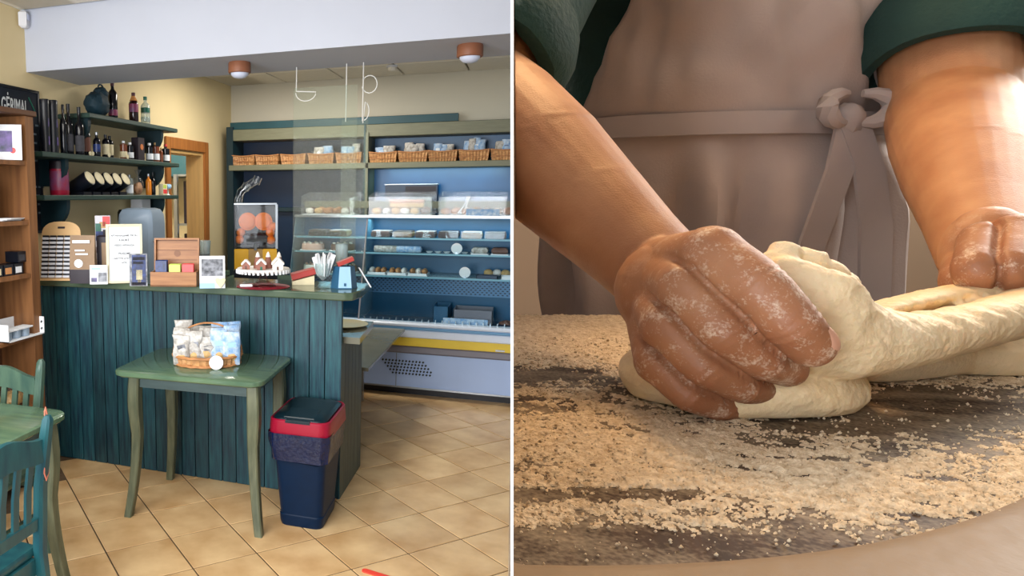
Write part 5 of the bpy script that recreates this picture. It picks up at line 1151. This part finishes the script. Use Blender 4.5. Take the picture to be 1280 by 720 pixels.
FLAP = [((0.245, 0.338, 1.6865), 0.0092, 0.01), ((0.2509, 0.336, 1.6781), 0.016, 0.012), ((0.2606, 0.333, 1.6657), 0.025, 0.014), ((0.2731, 0.333, 1.6552), 0.025, 0.015), ((0.2885, 0.336, 1.6498), 0.0206, 0.016), ((0.3088, 0.342, 1.6477), 0.0163, 0.016), ((0.3361, 0.352, 1.6463), 0.0136, 0.016), ((0.3701, 0.366, 1.6477), 0.0125, 0.017), ((0.4075, 0.382, 1.6507), 0.013, 0.018), ((0.4512, 0.4, 1.6539), 0.0145, 0.018)]
BACK = [((0.3286, 0.385, 1.6495), 0.0053, 0.02), ((0.3638, 0.4, 1.6532), 0.0064, 0.022), ((0.4102, 0.42, 1.6567), 0.0067, 0.024), ((0.4543, 0.435, 1.6583), 0.0069, 0.024), ((0.5051, 0.45, 1.6634), 0.0082, 0.022)]
LUMPS = [((0.2572, 0.342, 1.6907), 0.0062), ((0.271, 0.345, 1.6857), 0.0078), ((0.2802, 0.345, 1.6797), 0.0086), ((0.2893, 0.348, 1.6733), 0.0087), ((0.2483, 0.34, 1.6878), 0.0046)]
g = MB(); sweep(g, FLAP); sweep(g, BACK)
for k, (p, r) in enumerate(LUMPS): g.blob(p, (2.6*r, 2.2*r, 2.0*r), k, 0.25, 2.5, 8)
g.blob((0.262, 0.372, TZ+0.012), (0.125, 0.085, 0.048), 3, 0.10, 2, 14, 0.48)
g.blob((0.360, 0.425, TZ+0.012), (0.160, 0.065, 0.044), 13, 0.10, 2, 14, 0.5)
g.blob((0.252, 0.356, TZ+0.011), (0.090, 0.060, 0.036), 5, 0.08, 2, 12, 0.6)
g.blob((0.45, 0.45, TZ+0.012), (0.20, 0.09, 0.045), 8, 0.10, 2, 12, 0.5)
me = remesh(g, 0.0016, 6, 'dough')
co = verts_of(me); nr = normals_of(me)
# stretched skin: long shallow wrinkles that follow the pull, small blisters
x, y, z = co.T
al = x*0.86-z*0.5; ac = x*0.5+z*0.86
wr = 0.0024*fbm(al*28+5, ac*190+y*60, 61, 3)+0.0020*fbm(al*60, ac*120+y*80, 71, 3)+0.0012*fbm(x*300+9, (y+z)*300, 81, 2)
low = np.clip((z-TZ-0.02)/0.02, 0.15, 1)
co = co+nr*(wr*low)[:, None]
co[:, 2] = np.maximum(co[:, 2], TZ+0.0005)
db = wv((0.32, 0.38, TZ))
set_verts(me, co @ R3.T-np.array(db)); me.shade_smooth()
M['dough'] = mat('bread_dough', (246, 230, 194), 0.6, 0.05, 30, bump=0.22, bscale=260, col2=(238, 216, 174), sss=0.12)
me.materials.append(M['dough'])
tag(obj('dough', me, None, db), 'pale bread dough stretched between the baker\'s two hands', 'dough')
# ---------------------------------------------------------------- the baker
g = MB()
def V3(p): return Vector(p)
def mix(a, b, k): return tuple(V3(a)*(1-k)+V3(b)*k)
SL, EL, WL, SRr, ER, WR = (J[k] for k in ('SL', 'EL', 'WL', 'SR', 'ER', 'WR'))
chain(g, [(SL, 0.060), (mix(SL, EL, 0.5), 0.052), (mix(SL, EL, 0.92), 0.046)])
chain(g, [(mix(SL, EL, 0.92), 0.046), (EL, 0.045), (mix(EL, WL, 0.25), 0.0465), (mix(EL, WL, 0.5), 0.0425), (mix(EL, WL, 0.75), 0.034), (mix(EL, WL, 0.93), 0.028), (WL, 0.0265)], 16)
chain(g, [(SRr, 0.062), (mix(SRr, ER, 0.5), 0.058), (mix(SRr, ER, 0.9), 0.054)])
chain(g, [(mix(SRr, ER, 0.9), 0.054), (ER, 0.052), (mix(ER, WR, 0.25), 0.050), (mix(ER, WR, 0.5), 0.044), (mix(ER, WR, 0.78), 0.034), (WR, 0.028)], 16)
for k, pts in FG.items(): chain(g, pts, 14)
# backs of the hands: webs between the metacarpals, heel of the hand
for s_, ks, wr_ in (('L', 'Li Lm Lr Lp', WL), ('R', 'Ri Rm Rr Rp', WR)):
    ks = ks.split()
    for a, b in zip(ks[:-1], ks[1:]):
        for k in (0.1, 0.3, 0.5, 0.68):
            p = mix(mix(FG[a][0][0], FG[a][1][0], k), mix(FG[b][0][0], FG[b][1][0], k), 0.5); g.blob(p, (0.026, 0.026, 0.026), 0, 0, 1, 6)
    for a in ks: chain(g, [(wr_, 0.022), (FG[a][0][0], 0.0165)])
    for a in ks:                                    # knuckle pads and the palm behind the fingers
        m1 = FG[a][1]; g.blob(m1[0], (2.12*m1[1], 2.12*m1[1], 2.12*m1[1]), 0, 0, 1, 7)
    pc = mix(FG[ks[1]][1][0], FG[ks[2]][1][0], 0.5); c2 = mix(FG[ks[1]][3][0], FG[ks[2]][3][0], 0.5); off = Vector((0.026 if s_ == 'L' else 0.015, 0.038, -0.002))
    g.blob(V3(mix(pc, c2, 0.35))+off, (0.052, 0.045, 0.062), 0, 0, 1, 10)
    g.blob(V3(mix(wr_, pc, 0.5))+Vector((0.008, 0.004, -0.004)), (0.058, 0.06, 0.056), 0, 0, 1, 10)
# torso, neck, head
cx, cy = 0.575, 0.93
def ell(z, a, b, yy=0): return [(cx+a*math.cos(q), cy+yy+b*math.sin(q), z) for q in np.linspace(0, 2*math.pi, 28, False)]
g.loft([ell(1.50, 0.155, 0.105), ell(1.60, 0.168, 0.112), ell(1.72, 0.160, 0.105), ell(1.85, 0.165, 0.108, -0.005), ell(1.98, 0.182, 0.112, -0.02), ell(2.06, 0.185, 0.100, -0.04), ell(2.12, 0.15, 0.08, -0.055), ell(2.15, 0.09, 0.07, -0.065)])
g.tube([(cx, cy-0.06, 2.10), (cx, cy-0.11, 2.24)], [0.062, 0.056], 16)
hc = Vector((cx, cy-0.145, 2.33))
g.blob(hc, (0.155, 0.20, 0.225), 0, 0, 1, 16); g.blob(hc+Vector((0, -0.03, -0.06)), (0.115, 0.15, 0.12), 0, 0, 1, 12)
g.tube([hc+Vector((0, -0.10, 0.02)), hc+Vector((0, -0.122, -0.022))], [0.010, 0.017], 10); g.blob(hc+Vector((0, -0.116, -0.022)), (0.034, 0.026, 0.022), 0, 0, 1, 8)
for s_ in (-1, 1): g.blob(hc+Vector((s_*0.078, 0.0, -0.01)), (0.018, 0.036, 0.062), 0, 0, 1, 8)
me = remesh(g, 0.00145, 4, 'body')
co = verts_of(me); nr = normals_of(me)
# crease between neighbouring fingers
def chain_sd(f):
    d = np.full(len(co), 9.0)
    for (p, r), (q, s) in zip(f[1:-1], f[2:]):
        p_, q_ = np.array(p), np.array(q); ab = q_-p_; t_ = np.clip(((co-p_) @ ab)/(ab @ ab), 0, 1)
        d = np.minimum(d, np.linalg.norm(co-(p_+t_[:, None]*ab), axis=1)-(r+(s-r)*t_))
    return d
for ks in (('Li', 'Lm', 'Lr', 'Lp'), ('Ri', 'Rm', 'Rr', 'Rp')):
    sd = np.sort(np.stack([chain_sd(FG[k]) for k in ks]), axis=0)
    cr = np.exp(-((sd[1]-sd[0])/0.0016)**2)*np.exp(-(np.maximum(0, sd[0]+0.001)/0.006)**2)
    co = co-nr*(0.0042*cr)[:, None]
# knuckle creases, tendons and pores are fine relief on the surface
lp = np.array([FG[k][i][0] for k in ('Li', 'Lm', 'Lr', 'Lp', 'Lt') for i in (1, 2, 3, 4) if i < len(FG[k])])
rp_ = np.array([FG[k][i][0] for k in ('Ri', 'Rm', 'Rr', 'Rp') for i in (1, 2, 3, 4)])
def dist_to(pts):
    d = np.full(len(co), 9.0)
    for p in pts: d = np.minimum(d, np.linalg.norm(co-p, axis=1))
    return d
dl, dr = dist_to(lp), dist_to(rp_)
hand = np.clip(1.25-np.minimum(dl, dr)/0.035, 0, 1)
for k in ('Li', 'Lm', 'Lr', 'Lp'):
    f = FG[k]
    for i in (2, 3):
        ax = (V3(f[i+1][0])-V3(f[i-1][0])).normalized(); rel = (co-np.array(f[i][0])); sd = rel @ np.array(ax); rad = np.linalg.norm(rel, axis=1)
        m_ = np.exp(-(rad/(f[i][1]*1.5))**4)
        co = co-nr*(0.0007*m_*(0.5+0.5*np.cos(sd/0.0019*math.pi))*np.exp(-(sd/0.005)**2))[:, None]
co = co+nr*(hand*0.0007*fbm(co[:, 0]*170+co[:, 1]*60, co[:, 2]*170+co[:, 1]*90, 91, 3))[:, None]
pb = wv((cx, cy, FZ))
set_verts(me, co @ R3.T-np.array(pb)); me.shade_smooth()
at = me.attributes.new('dust_and_shade', 'FLOAT', 'POINT'); at.data.foreach_set('value', hand.astype(np.float32))  # mask for the flour and for the shade painted into the hands
def skin():
    m = bpy.data.materials.new('skin'); m.use_nodes = True; nt = m.node_tree; N = nt.nodes; L = nt.links; b = N['Principled BSDF']
    tc = N.new('ShaderNodeTexCoord'); n1 = N.new('ShaderNodeTexNoise'); n1.inputs['Scale'].default_value = 22; n1.inputs['Detail'].default_value = 4
    L.new(tc.outputs['Object'], n1.inputs['Vector'])
    r1 = N.new('ShaderNodeValToRGB'); r1.color_ramp.elements[0].position = 0.3; r1.color_ramp.elements[1].position = 0.72
    r1.color_ramp.elements[0].color = (*lin((172, 120, 84)), 1); r1.color_ramp.elements[1].color = (*lin((204, 156, 116)), 1)
    L.new(n1.outputs['Fac'], r1.inputs['Fac'])
    atn = N.new('ShaderNodeAttribute'); atn.attribute_name = 'dust_and_shade'
    n2 = N.new('ShaderNodeTexNoise'); n2.inputs['Scale'].default_value = 75; n2.inputs['Detail'].default_value = 6; n2.inputs['Roughness'].default_value = 0.75
    n3 = N.new('ShaderNodeTexNoise'); n3.inputs['Scale'].default_value = 900; n3.inputs['Detail'].default_value = 2
    L.new(tc.outputs['Object'], n2.inputs['Vector']); L.new(tc.outputs['Object'], n3.inputs['Vector'])
    ad = N.new('ShaderNodeMath'); ad.operation = 'MULTIPLY_ADD'; ad.inputs[1].default_value = 0.35; L.new(n3.outputs['Fac'], ad.inputs[0]); L.new(n2.outputs['Fac'], ad.inputs[2])
    mr = N.new('ShaderNodeMapRange'); mr.inputs['From Min'].default_value = 0.70; mr.inputs['From Max'].default_value = 0.92; L.new(ad.outputs[0], mr.inputs['Value'])
    ml = N.new('ShaderNodeMath'); ml.operation = 'MULTIPLY'; L.new(mr.outputs[0], ml.inputs[0]); L.new(atn.outputs['Fac'], ml.inputs[1])
    m3 = N.new('ShaderNodeMath'); m3.operation = 'MULTIPLY'; m3.inputs[1].default_value = 0.85; L.new(ml.outputs[0], m3.inputs[0])
    # hands are redder than arms; their shade is also put into this darker colour
    mx0 = N.new('ShaderNodeMix'); mx0.data_type = 'RGBA'; mx0.inputs['B'].default_value = (*lin((138, 84, 58)), 1)
    h_ = N.new('ShaderNodeMath'); h_.operation = 'MULTIPLY'; h_.inputs[1].default_value = 0.6; L.new(atn.outputs['Fac'], h_.inputs[0]); L.new(h_.outputs[0], mx0.inputs['Factor']); L.new(r1.outputs['Color'], mx0.inputs['A'])
    mx = N.new('ShaderNodeMix'); mx.data_type = 'RGBA'; L.new(m3.outputs[0], mx.inputs['Factor']); L.new(mx0.outputs['Result'], mx.inputs['A']); mx.inputs['B'].default_value = (*lin((238, 224, 204)), 1)
    L.new(mx.outputs['Result'], b.inputs['Base Color']); b.inputs['Roughness'].default_value = 0.52
    b.inputs['Subsurface Weight'].default_value = 0.12; b.inputs['Subsurface Radius'].default_value = (0.012, 0.004, 0.002); b.inputs['Subsurface Scale'].default_value = 0.25
    n4 = N.new('ShaderNodeTexNoise'); n4.inputs['Scale'].default_value = 800; n4.inputs['Detail'].default_value = 3; L.new(tc.outputs['Object'], n4.inputs['Vector'])
    bp = N.new('ShaderNodeBump'); bp.inputs['Strength'].default_value = 0.14; bp.inputs['Distance'].default_value = 0.002; L.new(n4.outputs['Fac'], bp.inputs['Height']); L.new(bp.outputs['Normal'], b.inputs['Normal'])
    return m
M['skin'] = skin(); me.materials.append(M['skin'])
baker = thing('person', 'person in a dark green shirt and grey apron kneading dough at the floury table', 'person', pb)
bo = obj('body', me, None, pb); bpy.context.view_layer.update(); keep_right_local(bo, pb); bo.parent = baker; bo.location = (0, 0, 0)
M['shirt'] = mat('green_shirt', (34, 70, 66), 0.8, 0.2, 12, bump=0.2, bscale=160)
M['apron'] = mat('grey_apron', (186, 172, 166), 0.85, 0.08, 14, bump=0.12, bscale=420)
M['ribbon'] = mat('apron_ties', (178, 168, 166), 0.85, 0.05, 14)
M['trousers'] = mat('dark_trousers', (44, 42, 46), 0.85, 0.1, 10)
M['hair'] = mat('brown_hair', (52, 36, 26), 0.6, 0.3, 40, (1, 1, 4), 0.3)
def cloth(name, rings, m, cap=True, press=True, fold=0.0, seed=1):
    g = MB()
    rr_ = []
    for r_ in rings: rr_.append([tuple(Vector(p)+Vector((fold*noise.noise(Vector(p)*9+Vector((seed, 0, 0))), fold*noise.noise(Vector(p)*9+Vector((0, seed, 5))), 0))) for p in r_])
    g.loft(rr_, cap)
    return wobj(name, g, m, pb, baker, True, press)
# shirt body and rolled sleeves
cloth('shirt', [ell(z, a, b, yy) for z, a, b, yy in ((1.70, 0.150, 0.100, 0), (1.73, 0.170, 0.114, 0), (1.85, 0.178, 0.118, -0.005), (1.98, 0.195, 0.122, -0.02), (2.06, 0.202, 0.112, -0.04), (2.12, 0.17, 0.094, -0.055), (2.155, 0.085, 0.082, -0.068), (2.165, 0.07, 0.07, -0.072))], 'shirt', True, True, 0.006)
def sleeve(name, a, b, stops, seed):
    a, b = V3(a), V3(b); d = (b-a).normalized(); u_ = d.cross(Vector((0, 0, 1))).normalized(); v_ = d.cross(u_)
    rings = []
    for (k, r) in stops:
        rings.append([tuple(a+(b-a)*k+(u_*math.cos(q)+v_*math.sin(q))*(r*(1+0.05*noise.noise(Vector((k*9, math.cos(q)*2, math.sin(q)*2+seed)))))) for q in np.linspace(0, 2*math.pi, 30, False)])
    return cloth(name, rings, 'shirt', False)
sleeve('sleeve', SL, EL, ((-0.10, 0.070), (0.1, 0.076), (0.4, 0.068), (0.66, 0.066), (0.80, 0.064), (0.81, 0.069), (0.86, 0.071), (0.94, 0.069), (0.96, 0.063), (0.955, 0.052), (0.85, 0.050)), 2)
sleeve('sleeve', SRr, ER, ((-0.10, 0.072), (0.1, 0.078), (0.35, 0.072), (0.50, 0.072), (0.66, 0.071), (0.67, 0.076), (0.74, 0.080), (0.83, 0.078), (0.86, 0.072), (0.855, 0.062), (0.74, 0.057)), 6)
# trousers
for s_ in (-1, 1):
    lx = cx+s_*0.085
    cloth('trouser_leg', [[(lx+(-s_*0.0)+r*math.cos(q), cy+yy+r*1.05*math.sin(q), z) for q in np.linspace(0, 2*math.pi, 20, False)] for z, r, yy in ((FZ+0.05, 0.062, 0.0), (FZ+0.2, 0.060, 0), (FZ+0.42, 0.066, -0.01), (FZ+0.65, 0.080, 0), (1.47, 0.090, 0), (1.62, 0.080, 0), (1.74, 0.072, 0))], 'trousers', True, False, 0.006, 4)
    wobj('shoe', MB().blob((lx, cy-0.05, FZ+0.04), (0.09, 0.27, 0.10), 2, 0.05, 2, 10, 0.8), 'hair', pb, baker)
# apron front: bib and skirt, folds gathered at the waist tie
nz_, nq = 70, 90; rows = []
for j in range(nz_+1):
    z = 2.06-(2.06-1.10)*j/nz_; row = []
    t_ = (z-1.79)
    a = 0.196+0.012*max(0, -t_)*3; b = 0.128+0.02*max(0, -t_)+0.012*max(0, t_)
    half = 1.28+min(0.22, max(0, -t_)*4) if t_ < 0.02 else max(0.60, 1.28-2.4*(t_-0.02))
    for i in range(nq+1):
        th = -half+2*half*i/nq
        fold = 0.0
        if t_ < 0: fold = 0.021*min(1, -t_*11)*(math.sin(th*11+2.2*noise.noise(Vector((th*2, z*5, 1))))+0.6*noise.noise(Vector((th*5, z*3, 7))))
        else: fold = (0.016*noise.noise(Vector((th*2.4+z*6, z*13-th*2, 2)))+0.010*noise.noise(Vector((th*5-z*7, z*22+th*5, 9))))*min(1, t_*14)
        k = 1-0.02*math.exp(-(t_/0.02)**2)
        row.append((cx+(a*k+fold)*math.sin(th), cy-(b*k+fold)*math.cos(th)-0.028-0.16*max(0, t_), z))
    rows.append(row)
g = MB(); n_ = nq+1
vs = [p for r_ in rows for p in r_]; fs = [(j*n_+i, j*n_+i+1, (j+1)*n_+i+1, (j+1)*n_+i) for j in range(nz_) for i in range(nq)]
g.add(vs, fs); ap = wobj('apron', g, 'apron', pb, baker, True, True)
so = ap.modifiers.new('thickness', 'SOLIDIFY'); so.thickness = 0.003; so.offset = -1
def band(pts, w_, t_=0.002, twist=0.0):
    rings = []
    for (p, k) in pts:
        p = Vector(p); a = k
        d = Vector((math.cos(a), 0, math.sin(a)))*w_/2; nn = Vector((0, -1, 0))*t_
        rings.append([tuple(p-d+nn), tuple(p+d+nn), tuple(p+d-nn), tuple(p-d-nn)])
    return MB().loft(rings)
# waist tie round the body
g = MB(); R_ = []
for th in np.linspace(-1.35, 1.35, 30):
    R_.append([(cx+(0.202+e)*math.sin(th), cy-0.028-(0.134+e)*math.cos(th), z) for e, z in ((0, 1.784), (0.003, 1.784), (0.004, 1.796), (0.003, 1.808), (0, 1.808))])
wobj('waist_tie', g.loft(R_), 'ribbon', pb, baker, True, True)
kn = Vector((0.622, 0.756, 1.797))
wobj('tie_knot', MB().blob(kn, (0.034, 0.026, 0.034), 4, 0.2, 3, 10), 'ribbon', pb, baker)
for pts, w_ in (([(kn+Vector((0, -0.004, -0.005)), 0.1), (kn+Vector((-0.012, -0.012, -0.05)), 0.15), (kn+Vector((-0.030, -0.014, -0.11)), 0.2), (kn+Vector((-0.046, -0.010, -0.18)), 0.25), (kn+Vector((-0.055, -0.006, -0.25)), 0.3)], 0.030),
                ([(kn+Vector((0.004, -0.004, -0.005)), -0.1), (kn+Vector((0.016, -0.014, -0.05)), -0.2), (kn+Vector((0.028, -0.016, -0.11)), -0.1), (kn+Vector((0.040, -0.010, -0.19)), -0.15), (kn+Vector((0.046, -0.006, -0.25)), -0.2)], 0.034)):
    wobj('tie_tail', band(pts, w_), 'ribbon', pb, baker)
for s_ in (-1, 1):
    wobj('tie_loop', MB().tube([kn+Vector((s_*(0.008+0.026*math.sin(q)), -0.006-0.008*math.sin(q), 0.016-0.020*math.cos(q)-0.010*(q/math.pi))) for q in np.linspace(0, math.pi, 9)], [0.004, 0.007, 0.009, 0.010, 0.010, 0.009, 0.008, 0.006, 0.004], 8), 'ribbon', pb, baker)
fa, fb_ = V3(FG['Li'][3][0]), V3(FG['Li'][4][0]); dn = (fb_-fa).normalized(); nn_ = (Vector((-0.25, -0.62, 0.75))-dn*dn.dot(Vector((-0.25, -0.62, 0.75)))).normalized(); sn = dn.cross(nn_)
gn = MB(); rows_ = []
for i in range(7):
    u_ = -1+2*i/6; wv_ = 0.0062*math.sqrt(max(0.05, 1-0.55*u_*u_))
    rows_.append([tuple(fb_+dn*(-0.0015+u_*0.0062)+sn*(wv_*v_)+nn_*(0.0108-0.0032*v_*v_-0.0016*max(0, u_)**2)) for v_ in np.linspace(-1, 1, 9)])
gn.add([p for r_ in rows_ for p in r_], [(i*9+j, i*9+j+1, (i+1)*9+j+1, (i+1)*9+j) for i in range(6) for j in range(8)])
M['nail'] = mat('finger_nail', (214, 166, 142), 0.3, 0.06, 60)
wobj('fingernail', gn, 'nail', pb, baker)
# head details (above the frame)
wobj('hair', MB().blob(hc+Vector((0, 0.018, 0.035)), (0.168, 0.205, 0.185), 3, 0.06, 4, 14, 0.55), 'hair', pb, baker)
for s_ in (-1, 1):
    wobj('eye', MB().blob(hc+Vector((s_*0.032, -0.088, 0.012)), (0.026, 0.020, 0.018), 0, 0, 1, 8), 'paper', pb, baker)
    wobj('eyebrow', MB().tube([hc+Vector((s_*0.016, -0.098, 0.032)), hc+Vector((s_*0.05, -0.085, 0.034))], 0.004, 6), 'hair', pb, baker)
wobj('mouth', MB().blob(hc+Vector((0, -0.098, -0.062)), (0.048, 0.016, 0.012), 0, 0, 1, 8), 'redcard', pb, baker)
